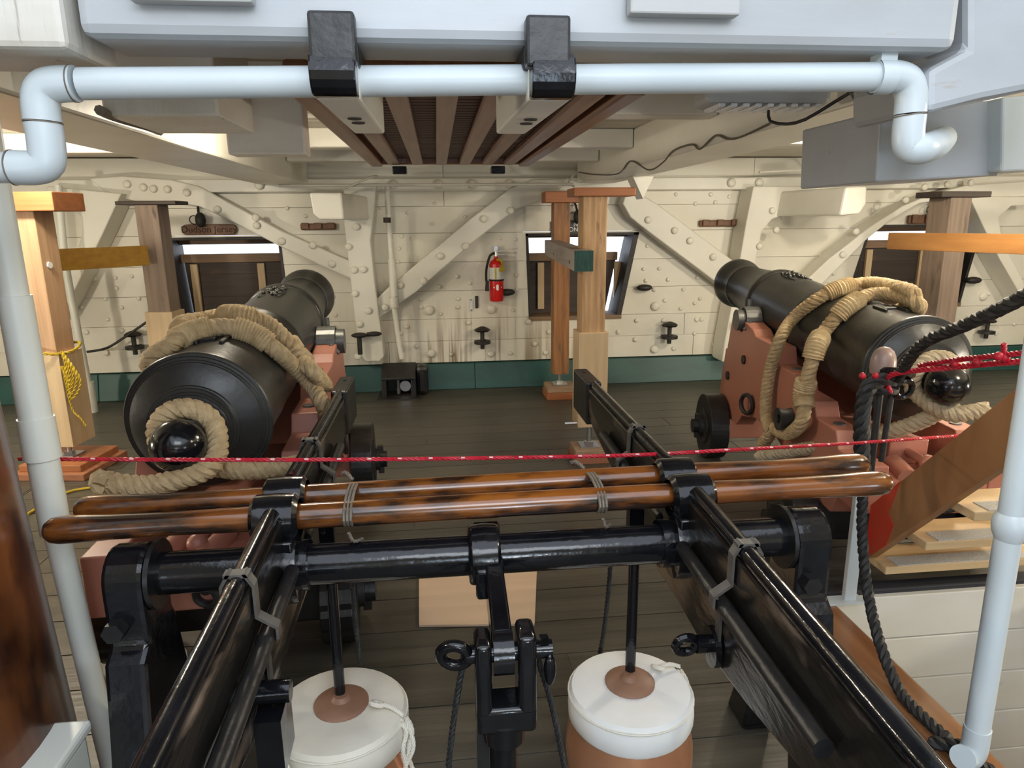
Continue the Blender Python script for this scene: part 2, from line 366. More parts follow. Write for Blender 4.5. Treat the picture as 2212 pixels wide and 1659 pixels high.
for i in range(len(SEAMS)-1):
    z0, z1 = SEAMS[i]+.0012, SEAMS[i+1]-.0012
    cur = (-9., -9.); parts = []
    for p in PORTS:
        for (a, b) in ((z0, z1),):
            if b <= p['z0']+.02 or a >= p['z1']-.02: continue
            parts.append(p)
    if not parts:
        xs2 = [-9, -4.6+random.uniform(-.4, .4), -.2+random.uniform(-.5, .3), 3.0+random.uniform(-.4, .4), 11]
        for k in range(4): strake(xs2[k]+.002, xs2[k]+.002, xs2[k+1]-.002, xs2[k+1]-.002, z0, z1)
    else:
        for p in parts:
            e0, e1 = pedge(p, 'l', z0), pedge(p, 'l', z1)
            strake(cur[0], cur[1], e0, e1, z0, z1); cur = (pedge(p, 'r', z0), pedge(p, 'r', z1))
        strake(cur[0], cur[1], 11, 11, z0, z1)
        for p in PORTS:     # slivers above a sill or under a head that falls inside the strake
            if z0 < p['z0'] < z1 and p in parts: strake(p['bl'], p['bl'], p['br'], p['br'], z0, p['z0'])
            if z0 < p['z1'] < z1 and p in parts: strake(p['tl'], p['tl'], p['tr'], p['tr'], p['z1'], z1)
# bolts in the side
bm = MB(); bm.lathe([(1, 0), (1, .35), (.86, .6), (.5, .72), (0, .76)], (0, 0, 0), (0, -1, 0), 12); bolt_me = meshonly(bm, 'bolt', 'wall_paint')
def bolt(par, x, y, z, r, off=(0, 0, 0), me=None): return piece('bolt', me or bolt_me, par, (x-off[0], y-off[1], z-off[2]), scale=(r, r, r))
px_bolts = [(868, 510, 9), (890, 515, 8), (862, 537, 8), (860, 565, 8), (987, 597, 9), (949, 619, 9), (909, 646, 9), (947, 618, 7), (1015, 613, 7), (990, 645, 9), (910, 664, 8), (989, 663, 9), (952, 678, 8), (927, 670, 20),
    (1061, 668, 19), (1108, 670, 8), (1117, 625, 8), (1115, 594, 8), (1113, 517, 7), (1080, 515, 7), (1012, 697, 10), (879, 705, 10), (866, 720, 8), (900, 748, 10), (932, 763, 17), (976, 765, 10), (1060, 764, 15), (1102, 763, 9),
    (1155, 743, 11), (1186, 717, 10), (1178, 762, 10), (1142, 695, 12), (1395, 606, 9), (1443, 604, 9), (1390, 581, 8), (1424, 580, 8), (1398, 531, 8), (1413, 625, 10), (1436, 649, 9), (1476, 625, 8), (1415, 661, 20), (1470, 666, 9), (1512, 645, 8),
    (1375, 692, 10), (1434, 692, 11), (1505, 690, 11), (1335, 717, 10), (1372, 733, 11), (1413, 754, 18), (1455, 753, 9), (1383, 669, 8), (1060, 444, 7), (1005, 468, 7), (933, 484, 7), (940, 440, 7), (880, 460, 7), (823, 450, 7), (1060, 477, 7), (1460, 420, 8), (1502, 440, 9), (1545, 437, 9),
    (250, 600, 8), (252, 623, 9), (228, 646, 8), (178, 665, 8), (263, 664, 8), (233, 690, 8), (187, 717, 11), (263, 714, 11), (230, 762, 12), (205, 603, 9), (285, 597, 8), (300, 645, 9), (720, 640, 9), (725, 680, 8), (724, 706, 10), (683, 760, 10), (612, 545, 8), (640, 520, 8), (618, 570, 8), (555, 470, 8), (620, 450, 8), (660, 467, 8),
    (1500, 655, 8), (1515, 690, 9), (1506, 600, 8), (1575, 425, 8), (1535, 420, 9), (1600, 540, 8), (1545, 610, 8), (1570, 640, 8), (1500, 720, 9), (1540, 745, 9), (2140, 570, 8), (2170, 610, 8), (2135, 635, 8), (2122, 640, 20), (2180, 665, 8), (2190, 700, 9), (2150, 720, 9), (1990, 590, 8), (1800, 590, 10), (1845, 540, 8), (1850, 600, 8), (1690, 470, 9), (1640, 520, 9), (1640, 600, 8), (1780, 545, 8), (60, 700, 9), (30, 650, 8), (20, 560, 8)]
for x, y, d in px_bolts:
    q = atY(x, y, WY)
    inport = any(p['z0']-.04 < q.z < p['z1']+.03 and min(p['bl'], p['tl'])-.04 < q.x < max(p['br'], p['tr'])+.04 for p in PORTS)
    if not inport and q.z > .3: bolt(wall, q.x, WY-.004, q.z, d*7.3/1480/2)
# ---- green waterway
bb = struct('baseboard_back', label='dark green painted waterway timber along the foot of the ship side')
for a, b in ((-9, -3.4), (-3.4, .35), (.35, 3.1), (3.1, 6.2), (6.2, 11)):
    MB().hexa([(a+.002, WY-.10, 0), (b-.002, WY-.10, 0), (b-.002, WY+.05, 0), (a+.002, WY+.05, 0)], [(a+.002, WY-.045, .262), (b-.002, WY-.045, .262), (b-.002, WY+.05, .262), (a+.002, WY+.05, .262)]).build('timber', 'green_paint', bb, bevel=.006)
# ---- gun ports: lining, lid boards, battens, rail
for n, p in enumerate(PORTS):
    w = struct('window_%d' % (n+1), ((p['bl']+p['br'])/2, WY+.1, p['z0']), 'gun port closed by dark boards with a bright gap along its top')
    z0, z1 = p['z0'], p['z1']
    f = MB(); t = .03; Yb = WY+.36
    f.hexa([(p['bl'], WY-.004, z0), (p['bl']+t, WY-.004, z0), (p['bl']+t, Yb, z0), (p['bl'], Yb, z0)], [(p['tl'], WY-.004, z1), (p['tl']+t, WY-.004, z1), (p['tl']+t, Yb, z1), (p['tl'], Yb, z1)])
    tr = .055 if n == 1 else t
    f.hexa([(p['br']-tr, WY-.004, z0), (p['br'], WY-.004, z0), (p['br'], Yb, z0), (p['br']-tr, Yb, z0)], [(p['tr']-tr, WY-.004, z1), (p['tr'], WY-.004, z1), (p['tr'], Yb, z1), (p['tr']-tr, Yb, z1)])
    f.hexa([(p['tl'], WY-.004, z1-.028), (p['tr'], WY-.004, z1-.028), (p['tr'], Yb, z1-.028), (p['tl'], Yb, z1-.028)], [(p['tl'], WY-.004, z1), (p['tr'], WY-.004, z1), (p['tr'], Yb, z1), (p['tl'], Yb, z1)])
    f.build('frame', 'iron_black', w, bevel=.003)
    MB().hexa([(p['bl'], WY-.02, z0-.03), (p['br'], WY-.02, z0-.03), (p['br'], Yb, z0-.03), (p['bl'], Yb, z0-.03)], [(p['bl'], WY-.02, z0+.012), (p['br'], WY-.02, z0+.012), (p['br'], Yb, z0+.012), (p['bl'], Yb, z0+.012)]).build('sill', 'lintel_wood', w)
    gapL, gapR = ((.045, .03), (.035, .115), (.05, .04))[n]
    zt = z1-.17 if n != 1 else z1-.21
    zz = [z0+.012, z0+.24, z0+.47, zt-.075]
    for k in range(3):
        a0, a1 = pedge(p, 'l', zz[k])+gapL, pedge(p, 'l', zz[k+1])+gapL; b0, b1 = pedge(p, 'r', zz[k])-gapR, pedge(p, 'r', zz[k+1])-gapR
        MB().hexa([(a0, WY+.27, zz[k]), (b0, WY+.27, zz[k]), (b0, WY+.32, zz[k]), (a0, WY+.32, zz[k])], [(a1, WY+.27, zz[k+1]+.001), (b1, WY+.27, zz[k+1]+.001), (b1, WY+.32, zz[k+1]+.001), (a1, WY+.32, zz[k+1]+.001)]).build('board', 'lid_dark', w, bevel=.003)
    MB().box(p['tl']+.035, p['tr']-(.05 if n != 1 else .16), WY+.24, WY+.32, zt-.085, zt).build('rail', 'lintel_wood', w, bevel=.004)
    MB().box(p['tl']+.03, p['tr']-.03, WY+.26, WY+.33, z1-(.075 if n != 1 else .05), z1-.028).build('head_board', 'lintel_wood', w)
    fr = ((422, 566), (1168, 1333), (1872, 1986))[n]
    for q in fr:
        xa = xb = atY(q, 600, WY+.25).x; zb = z0+.06; ztt = zt-.1
        MB().hexa([(xa-.035, WY+.235, zb), (xa+.035, WY+.235, zb), (xa+.035, WY+.27, zb), (xa-.035, WY+.27, zb)], [(xb-.035, WY+.235, ztt), (xb+.035, WY+.235, ztt), (xb+.035, WY+.27, ztt), (xb-.035, WY+.27, ztt)]).build('batten', 'pine', w, bevel=.002)
# ---- overhead: deck planking, beams, clamp
ceil = MB()
for x0, x1, y0, y1 in ((-9, 11, 1.25, 8), (-9, -1.2, -3, 1.25), (2.0, 11, -3, 1.25), (-1.2, 2.0, -3, -1.75)): ceil.box(x0, x1, y0, y1, 2.36, 2.5)  # gap above the camera left for the assumed hatch daylight
ceil = ceil.build('ceiling', 'ceiling_paint', origin=(0, 0, 0)); ceil['kind'] = 'structure'; ceil['label'] = 'cream painted underside of the deck above'
cp = cube_me('plank', 'ceiling_paint')
y = 1.66
while y < 7.0:
    plank(cp, ceil, -9, 11, y+.003, y+.197, 2.33, 2.37); y += .2
for nm, args in (('wall_left', (-9.2, -9, -3.2, 8)), ('wall_right', (11, 11.2, -3.2, 8)), ('wall_front', (-9.2, 11.2, -3.2, -3.0))):
    o = MB().box(args[0], args[1], args[2], args[3], -.05, 2.5).build(nm, 'wall_paint', origin=(0, 0, 0)); o['kind'] = 'structure'
cl = tag(MB().box(-9, 11, WY-.14, WY+.06, 2.0, 2.12).build('trim_1', 'white_timber', bevel=.01), 'cream clamp timber along the top of the ship side', None, kind='structure')
for x, yy in ((948, 392), (1020, 393), (1580, 383), (1640, 385), (560, 396), (850, 395), (1100, 393)):
    q = atY(x, yy, WY-.14); bolt(cl, q.x, WY-.143, 2.065, .045, cl.location)
beams = [(-1.66, -1.2, 'wide cream deck beam on the mast side of the hanging grating'), (1.40, 1.80, 'cream deck beam with stapled cables on the ladder side of the hanging grating'), (-5.0, -4.6, 'cream deck beam beyond the mast-side cannon'), (4.6, 5.0, 'cream deck beam over the gun port with the dark brown post')]
for x0, x1, lb in beams:
    tag(MB().box(x0, x1, 1.75 if x0 > -4 else -2.9, WY-.145, 2.07, 2.33).build('deck_beam', 'white_timber', bevel=.012), lb, 'beam')
for k, (yy, x0, x1) in enumerate(((2.42, .70, 1.395), (3.45, -1.195, 1.395), (4.95, -1.195, 1.395), (6.0, -1.195, 1.395), (2.75, 1.805, 4.595), (4.7, 1.805, 4.595), (3.4, -4.595, -1.665), (5.3, -4.595, -1.665))):
    tag(MB().box(x0, x1, yy, yy+.16, 2.2, 2.328).build('ledge_timber', 'white_timber', bevel=.01), ['short cream ledge between grating and cabled beam', 'cream ledge timber above the middle of the grating', 'cream ledge timber above the far end of the grating', 'cream ledge timber between grating and ship side', 'cream ledge timber above the ladder', 'cream ledge timber above the ladder-side cannon muzzle', 'cream ledge timber beyond the wide beam, nearer the mast', 'cream ledge timber over the mustard yellow cross beam'][k], 'beam')
# near carling (runs fore and aft) with its neighbours
ca = tag(MB().box(-.63, 1.075, 1.42, 1.60, 2.035, 2.36).build('carling_beam', 'beam_white', bevel=.02), 'big pale blue-white beam that the white pipe hangs under', 'beam')
tag(MB().box(-.885, -.645, 1.405, 1.62, atY(75, 104, 1.405).z, 2.36).build('knee_block', 'old_white_block', bevel=.012), 'cracked white timber block butting the big beam above the mast-side pipe elbow', 'beam')
poly = [atY(x, y, 1.45) for x, y in ((2090, -60), (2090, 105), (2006, 150), (2004, 244), (2120, 215), (2300, 180), (2300, -60))]
tag(MB().prism(poly, (0, .28, 0)).build('lodging_knee', 'beam_white', bevel=.015), 'white curved timber knee above the ladder-side pipe elbow', 'beam')
poly = [atY(x, y, 1.80) for x, y in ((1903, 238), (1893, 393), (2160, 379), (2160, 215))]
bx = tag(MB().prism(poly, (0, .40, 0)).build('casing_box', 'beam_white', bevel=.006), 'square white boxed casing behind the ladder-side pipe elbow', 'casing')
poly = [atY(x, y, 1.75) for x, y in ((2166, 210), (2164, 372), (2330, 362), (2330, 195))]
tag(MB().prism(poly, (0, .5, 0)).build('duct_casing', 'pvc', bevel=.006), 'bluish white smooth duct casing beside the boxed casing', 'casing')
for k, (x0, x1, yb) in enumerate(((1357, 1592, 33), (285, 548, 5))):
    a, b = atY(x0, yb, 1.40), atY(x1, yb, 1.40)
    tag(MB().box(a.x, b.x, 1.385, 1.415, a.z, a.z+.09).build('cover_plate', 'grey_panel', bevel=.004), ('grey cover plate screwed to the big beam above the ladder-side hook', 'thin grey cover plate screwed to the big beam above the mast-side pipe')[k], 'plate')
# ---- hanging knees and diagonal riders on the side
def wp(x, y, Y): q = atY(x, y, Y); return V((q.x, Y, q.z))
kn = thing('hanging_knee', (-.72, 6.9, .38), 'cream hanging knee with bolts between the mast-side cannon and the thin pipe', 'knee', 'hanging knees on the ship side')
KY = 6.86
poly = [wp(x, y, KY) for x, y in ((742, 470), (752, 560), (766, 680), (776, 768), (790, 781), (818, 781), (829, 772), (826, 740), (808, 600), (800, 520), (806, 470), (812, 400), (742, 400))]
MB().prism(poly, (0, WY-KY-.006, 0)).build('upright_arm', 'white_timber', kn, bevel=.012)
poly = [(wp(668, 416, 5.95)), (wp(738, 416, 5.95)), (wp(743, 474, 5.95)), (wp(690, 474, 5.95)), (wp(676, 462, 5.95))]
MB().prism(poly, (.12, .92, 0)).build('beam_arm', 'white_timber', kn, bevel=.015)
for x, y in ((770, 490), (753, 533), (785, 582), (767, 634), (796, 671), (777, 700), (773, 770), (765, 583)):
    q = wp(x, y, KY); bolt(kn, q.x, KY-.002, q.z, .035, kn.location)
kr = thing('hanging_knee', (2.7, 6.9, .4), 'cream hanging knee arching behind the ladder-side cannon muzzle', 'knee', 'hanging knees on the ship side')
poly = [wp(x, y, 6.8) for x, y in ((1628, 402), (1840, 402), (1842, 458), (1700, 462), (1668, 474), (1646, 500), (1634, 560), (1620, 660), (1608, 782), (1560, 782), (1565, 740), (1592, 600), (1612, 480))]
MB().prism(poly, (0, WY-6.806, 0)).build('upright_arm', 'white_timber', kr, bevel=.012)
poly = [(wp(1828, 404, 5.95)), (wp(1874, 402, 5.95)), (wp(1872, 440, 5.95)), (wp(1858, 462, 5.95)), (wp(1815, 466, 5.95))]
MB().prism(poly, (-.22, 1.12, 0)).build('beam_arm', 'white_timber', kr, bevel=.02)
for x, y in ((1676, 497), (1640, 532), (1590, 762), (1668, 455), (1600, 690)):
    q = wp(x, y, 6.8); bolt(kr, q.x, 6.797, q.z, .035, kr.location)
kl = thing('hanging_knee', (-3.6, 6.9, .9), 'cream hanging knee behind the yellow cross beam', 'knee', 'hanging knees on the ship side')
poly = [wp(x, y, 6.8) for x, y in ((100, 402), (262, 418), (222, 505), (150, 650), (120, 700), (112, 650), (160, 560), (178, 500), (176, 470), (160, 450), (128, 447), (100, 447))]
MB().prism(poly, (0, WY-6.806, 0)).build('upright_arm', 'white_timber', kl, bevel=.01)
kr2 = thing('hanging_knee', (6.2, 6.9, .8), 'cream hanging knee beyond the gun port with the dark brown post', 'knee', 'hanging knees on the ship side')
poly = [wp(x, y, 6.8) for x, y in ((2095, 425), (2240, 425), (2240, 442), (2185, 445), (2158, 470), (2165, 520), (2212, 610), (2212, 650), (2160, 560), (2120, 480))]
MB().prism(poly, (0, WY-6.806, 0)).build('upright_arm', 'white_timber', kr2, bevel=.01)
def rider(pix, Y, dy, label, bolts):
    poly = [wp(x, y, Y) for x, y in pix]; c = sum(poly, V())/len(poly)
    t = thing('diagonal_rider', (c.x, Y, min(p.z for p in poly)), label, 'brace', 'diagonal riders on the ship side')
    MB().prism(poly, (0, dy, 0)).build('timber', 'white_timber', t, bevel=.012)
    for x, y in bolts: q = wp(x, y, Y); bolt(t, q.x, Y-.002, q.z, .036, t.location)
rider([(190, 385), (262, 380), (370, 388), (430, 402), (500, 440), (610, 500), (737, 556), (800, 580), (800, 620), (748, 598), (700, 577), (600, 530), (500, 478), (430, 446), (370, 436), (290, 434), (262, 428), (225, 412)], 6.93, .164, 'cream diagonal rider running from mast side down to the knee beside the mast-side cannon', [(275, 398), (310, 405), (332, 408), (362, 409), (404, 416), (470, 452), (555, 487), (609, 521), (676, 530), (717, 570), (553, 470)])
rider([(816, 690), (811, 648), (838, 622), (1020, 470), (1100, 408), (1150, 388), (1226, 385), (1205, 418), (1168, 436), (1120, 450), (1080, 478), (1020, 525), (900, 630)], 6.93, .164, 'cream diagonal rider rising from the knee to the shored beam above the extinguisher', [(832, 664), (864, 616), (951, 553), (1006, 532), (1045, 473), (1103, 455), (915, 607)])
rider([(1345, 440), (1352, 418), (1385, 420), (1420, 440), (1560, 545), (1606, 580), (1590, 640), (1560, 620), (1480, 560), (1400, 500), (1362, 470)], 6.90, .194, 'cream diagonal rider running down behind the ladder-side cannon muzzle', [(1400, 475), (1457, 498), (1490, 520), (1540, 555)])
rider([(1700, 690), (1735, 612), (1790, 560), (1880, 490), (1950, 445), (2010, 420), (2090, 400), (2240, 390), (2260, 400), (2215, 425), (2165, 426), (2060, 428), (1985, 440), (1925, 475), (1870, 520), (1800, 590)], 6.85, .244, 'cream curved diagonal rider rising over the gun port with the dark brown post', [(1820, 550), (1848, 500), (1892, 448), (1955, 432), (1996, 404), (2045, 398), (2096, 395)])
_q = [wp(x, y, 5.95) for x, y in ((1366, 400), (1412, 400), (1389, 430))]
tg = MB().prism([V((_q[0].x, 5.95, 2.07)), V((_q[1].x, 5.95, 2.07)), _q[2]], (0, .2, 0)).build('corner_chock', 'white_timber', bevel=.004)
tag(tg, 'small cream triangular chock beside the orange post cap', 'chock')
# ---- hatchway in the deck with white boarded sides
hat = struct('trim_2', (HX0, HY1, 0), 'varnished coaming and white boarded sides of the ladder hatch')
MB().box(HX0-.155, HX0, HY0, HY1+.06, 0, ZR+.012).build('coaming', 'coaming_wood', hat, bevel=.014)
MB().box(HX1, HX1+.12, HY0, HY1+.06, 0, ZR+.012).build('coaming', 'coaming_wood', hat, bevel=.014)
MB().box(HX0, HX1, HY1, HY1+.06, 0, ZR-.012).build('coaming', 'coaming_wood', hat, bevel=.01)
MB().box(HX0, HX1, HY1-.004, HY1+.066, ZR-.012, ZR+.02).build('edge_strip', 'dark_rubber_edge', hat, bevel=.008)
for k in range(5): MB().box(HX0, HX1, HY1-.03, HY1, ZR-.21*(k+1)+.003, ZR-.21*k-.003).build('plank', 'hatch_white', hat, bevel=.004)
for k in range(5): MB().box(HX1, HX1+.03, HY0, HY1-.03, ZR-.21*(k+1)+.003-.02, ZR-.21*k-.003-.02).build('plank', 'hatch_white', hat, bevel=.004)
for k in range(5): MB().box(HX0-.03, HX0+.002, HY0, HY1-.03, ZR-.21*(k+1)+.003-.02, ZR-.21*k-.003-.02).build('plank', 'hatch_white', hat, bevel=.004)
MB().box(HX0, HX1, HY0-.05, HY0, -.95, 0).build('end_board', 'hatch_white', hat)
MB().box(HX0-.05, HX1+.05, HY0-.05, HY1+.05, -1.0, -.93).build('lower_floor', 'lower_deck', hat)
# ---- assumed lamps overhead and added standing fill lamps out of view
for k, (l, pw) in enumerate(ASSUMED_LAMPS):
    t = thing('assumed_ceiling_lamp', (l[0], l[1], 2.33), ['assumed warm bulkhead lamp behind the wide deck beam', 'assumed warm bulkhead lamp behind the cabled beam', 'assumed warm bulkhead lamp over the ladder', 'assumed warm bulkhead lamp beside the mast', 'assumed warm bulkhead lamp beyond the gun port with the dark brown post', 'assumed warm bulkhead lamp far beyond the mast-side cannon', 'assumed warm bulkhead lamp above the breech of the cannon beside the mast', 'assumed warm bulkhead lamp above the cannon beside the ladder'][k], 'lamp')
    MB().cyl((l[0], l[1], 2.33), (l[0], l[1], 2.30), .07, .07, 16).build('base', 'white_timber', t)
    MB().sphere((l[0], l[1], 2.29), .05, 12, 8).build('globe', 'lamp_glass', t)
    point('lamp_light', (l[0], l[1], 2.2), pw, WARM, .07)
for k, (l, pw) in enumerate(FILL_STANDS):
    t = thing('fill_lamp', (l[0], l[1], 0), ('added standing fill lamp beyond the ladder', 'added standing fill lamp beyond the yellow cross beam', 'added standing fill lamp behind the pump')[k], 'lamp')
    MB().cyl((l[0], l[1], 0), (l[0], l[1], .03), .18, .16, 20).build('foot', 'black_satin', t)
    MB().cyl((l[0], l[1], .03), (l[0], l[1], l[2]-.12), .016, .016, 12).build('pole', 'black_satin', t)
    MB().sphere((l[0], l[1], l[2]-.11), .05, 12, 8).build('globe', 'lamp_glass', t)
    point('lamp_light', l, pw, WARM if k < 2 else (.85, .92, 1.0), .12)

# ================================================================== OVERHEAD FITTINGS
# ---- white pipe with elbows
PY, PR = 1.475, .029
pp = thing('drain_pipe', (0, PY, 1.95), 'white plastic pipe with double elbows slung under the big beam', 'pipe')
def pq(x, y, Y=PY): q = atY(x, y, Y); return V((q.x, Y, q.z))
A, B = pq(175, 181), pq(1895, 166)
MB().cyl(A, B, PR, PR, 28).build('straight_run', 'pvc', pp)
def elbow(pts, r):
    m = MB(); path = catmull(pts, .006); m.tube(path, r, 24); return m
e1 = [pq(165, 181), pq(125, 182), pq(98, 190), pq(88, 215), pq(92, 262)]
elbow(e1, PR*1.13).build('elbow', 'pvc', pp)
e2 = [pq(93, 266), pq(100, 310), pq(100, 350), pq(75, 362), pq(30, 362)]
elbow(e2, PR*1.12).build('elbow', 'pvc', pp)
MB().cyl(pq(30, 362), pq(-100, 362), PR, PR, 24).build('straight_run', 'pvc', pp)
e3 = [pq(1888, 166), pq(1930, 165), pq(1958, 176), pq(1968, 205), pq(1966, 246)]
elbow(e3, PR*1.12).build('elbow', 'pvc', pp)
e4 = [pq(1966, 250), pq(1962, 290), pq(1966, 316), pq(1990, 322), pq(2020, 312, 1.55), pq(2036, 300, 1.76)]
elbow(e4, PR*1.12).build('elbow', 'pvc', pp)
for a, b in ((pq(157, 181), pq(160, 181)), (pq(92.6, 263), pq(92.9, 266)), (pq(30, 362), pq(27, 362)), (pq(1966, 247), pq(1966, 250))):
    MB().cyl(a, b, PR*1.16, PR*1.16, 24).build('joint_ring', 'cord_grey', pp)
st = MB(); c = pq(1905, 166); st.lathe([(PR*1.22, -.018), (PR*1.22, .018), (PR*1.16, .018)], c, (1, 0, 0), 24); st.box(c.x-.018, c.x+.018, c.y-.02, c.y+.02, c.z+PR, 2.036)
st.build('pipe_strap', 'pvc', pp)
# ---- hooks that carry the grating
def hook(xc, xc2, label):
    t = thing('grating_hook', (xc, 1.5, 1.9), label, 'hook', 'wooden hooks under the grating'); w = .042
    MB().box(xc2-w, xc2+w, 1.435, 1.60, 1.99, 2.034).box(xc2-w, xc2+w, 1.38, 1.417, 1.985, 2.075).build('neck', 'black_satin', t, bevel=.006)
    prof = []
    zc = 1.973
    for k in range(9): a = PI/2+PI*k/8; prof.append((1.405+.052*math.cos(a)*.6, zc+.040*math.sin(a)))
    poly = [V((xc-w, y, z)) for y, z in prof] + [V((xc-w, 1.43, zc-.04)), V((xc-w, 1.43, zc+.04))]
    MB().prism(poly, (2*w, 0, 0)).build('nose', 'black_gloss', t, bevel=.004)
    zb = zc-.04
    MB().hexa([(xc-w, 1.43, zb), (xc+w, 1.43, zb), (xc2+w, 2.06, zb+.012), (xc2-w, 2.06, zb+.012)], [(xc-w, 1.43, zb+.075), (xc+w, 1.43, zb+.075), (xc2+w, 2.06, 2.05), (xc2-w, 2.06, 2.05)]).build('arm', 'white_timber', t, bevel=.006)
    for yb in (1.72, 1.80):
        MB().cyl((xc, yb, zb+(yb-1.43)*.019-.003), (xc, yb, zb+(yb-1.43)*.019+.004), .016, .016, 12).build('bolt_hole', 'seam_dark', t)
hook(pq(722, 170, 1.405).x, pq(722, 110, 1.405).x, 'black fronted wooden hook under the mast-side side of the grating')
hook(pq(1193, 175, 1.405).x, pq(1181, 120, 1.405).x, 'black fronted wooden hook under the ladder-side side of the grating')
# ---- hanging grating
GX0, GX1, GY0, GY1, GZ = -.405, .625, 2.07, 4.69, 2.055
g = thing('hatch_grating', ((GX0+GX1)/2, (GY0+GY1)/2, GZ), 'brown wooden hatch grating slung under the deck', 'grating')
for a, b in ((GX0, GX0+.075), (GX1-.075, GX1)): MB().box(a, b, GY0, GY1, GZ, GZ+.085).build('side_rail', 'grating_wood', g, bevel=.012)
for a, b in ((GY0, GY0+.07), (GY1-.07, GY1)): MB().box(GX0+.07, GX1-.07, a, b, GZ+.012, GZ+.085).build('end_rail', 'grating_wood', g, bevel=.01)
sl = meshonly(MB().box(-.032, .032, -(GY1-GY0-.12)/2, (GY1-GY0-.12)/2, 0, .035), 'slat', 'grating_slat')
for x in (-.255, -.105, .045, .193, .34, .478): piece('slat', sl, g, (x-g.location.x, 0, .006))
cm = meshonly(MB().box(-(GX1-GX0-.14)/2, (GX1-GX0-.14)/2, -.02, .02, 0, .03), 'cross_batten', 'grating_cross')
y = GY0+.1
while y < GY1-.08: piece('cross_batten', cm, g, (0, y-g.location.y, .045)); y += .062
for k, (x, y) in enumerate(((865, 374), (1073, 373))):
    q = atY(x, y, 4.72); t = MB().box(q.x-.045, q.x+.045, 4.60, 4.73, 2.005, 2.053).build('grating_clip', 'black_gloss', bevel=.006)
    tag(t, ('small black clip under the far mast-side corner of the grating', 'small black clip under the far ladder-side corner of the grating')[k], 'clip')
# conduits, cables and a ribbed lamp fitting
def cable(name, pts, r, m, label, cat='cable', group=None):
    return tag(MB().tube(catmull(pts, .03), r, 7).build(name, m), label, cat, group)
a, b = atY(600, 374, 6.5), atY(1238, 374, 6.5)
cable('conduit', [(a.x, 6.5, 2.035), (b.x, 6.5, 2.035)], .014, 'cable_white', 'straight white conduit running under the far end of the grating', 'pipe')
def wpts(pix, Y0, Y1): n = len(pix)-1; return [atY(x, y, Y0+(Y1-Y0)*i/n) for i, (x, y) in enumerate(pix)]
BXF = 1.395
def bpt(x, y): return atX(x, y, BXF-.006)
cable('cable', [bpt(1250, 372), bpt(1285, 377), bpt(1335, 375), bpt(1362, 348), bpt(1402, 367), bpt(1433, 350), bpt(1455, 325), bpt(1495, 312), bpt(1512, 322), bpt(1545, 293), bpt(1572, 300), bpt(1600, 296), bpt(1660, 268)], .005, 'cord_grey', 'thin grey cable stapled in waves along the deck beam')
cable('cable', wpts(((1660, 240), (1664, 262), (1700, 268), (1740, 258), (1800, 222), (1845, 195)), 2.3, 2.0), .005, 'iron_black', 'dark cable looping from the ribbed lamp fitting to the pipe')
cable('cable', wpts(((1834, 195), (1850, 222), (1880, 228), (1894, 205), (1890, 196)), 1.95, 1.9), .004, 'cord_grey', 'thin loop of grey cable hanging beside the ladder-side pipe elbow')
t = thing('lamp_fitting', (atY(1655, 215, 2.3).x, 2.3, 2.1), 'ribbed translucent strip lamp fitting behind the pipe', 'lamp')
a, b = atY(1522, 205, 2.3), atY(1790, 235, 2.3)
MB().box(a.x, b.x, 2.28, 2.42, b.z+.01, a.z+.05).build('housing', 'grey_panel', t, bevel=.02)
for k in range(9):
    xx = a.x+.05+(b.x-a.x-.1)*k/8; MB().box(xx-.012, xx+.012, 2.272, 2.40, b.z, b.z+.012).build('rib', 'label_white', t, bevel=.004)
# old cut timber ends between the beams, left
for k, (x0, x1, yt, yb, Yn, dy, lb) in enumerate(((222, 466, 190, 250, 2.25, .42, 'cracked white timber end behind the mast-side pipe run'), (492, 655, 258, 334, 3.0, .12, 'split white timber end with bare grain beside the grating'))):
    a, b = atY(x0, yb, Yn), atY(x1, yt, Yn)
    o = tag(MB().box(a.x, b.x, Yn, Yn+dy, a.z, 2.33).build('timber_end', 'old_white_block', bevel=.008), lb, 'timber')
cable('rope_seizing', wpts(((215, 238), (240, 250), (275, 262), (320, 275), (345, 285)), 2.12, 2.9), .014, 'cord_grey', 'dusty grey cord bundle under the wide beam')
for k, pix in enumerate((((745, 407), (800, 383), (815, 381)), ((1238, 380), (1228, 395), (1240, 402)), ((1640, 372), (1760, 366), (1800, 368), (1812, 385), (1830, 392)))):
    cable('wire', wpts(pix, 6.4, 6.6), .010, 'cable_white', ('white wire slanting past the knee top', 'white wire drooping beside the orange post cap', 'white wire looping at the ladder-side knee top')[k])

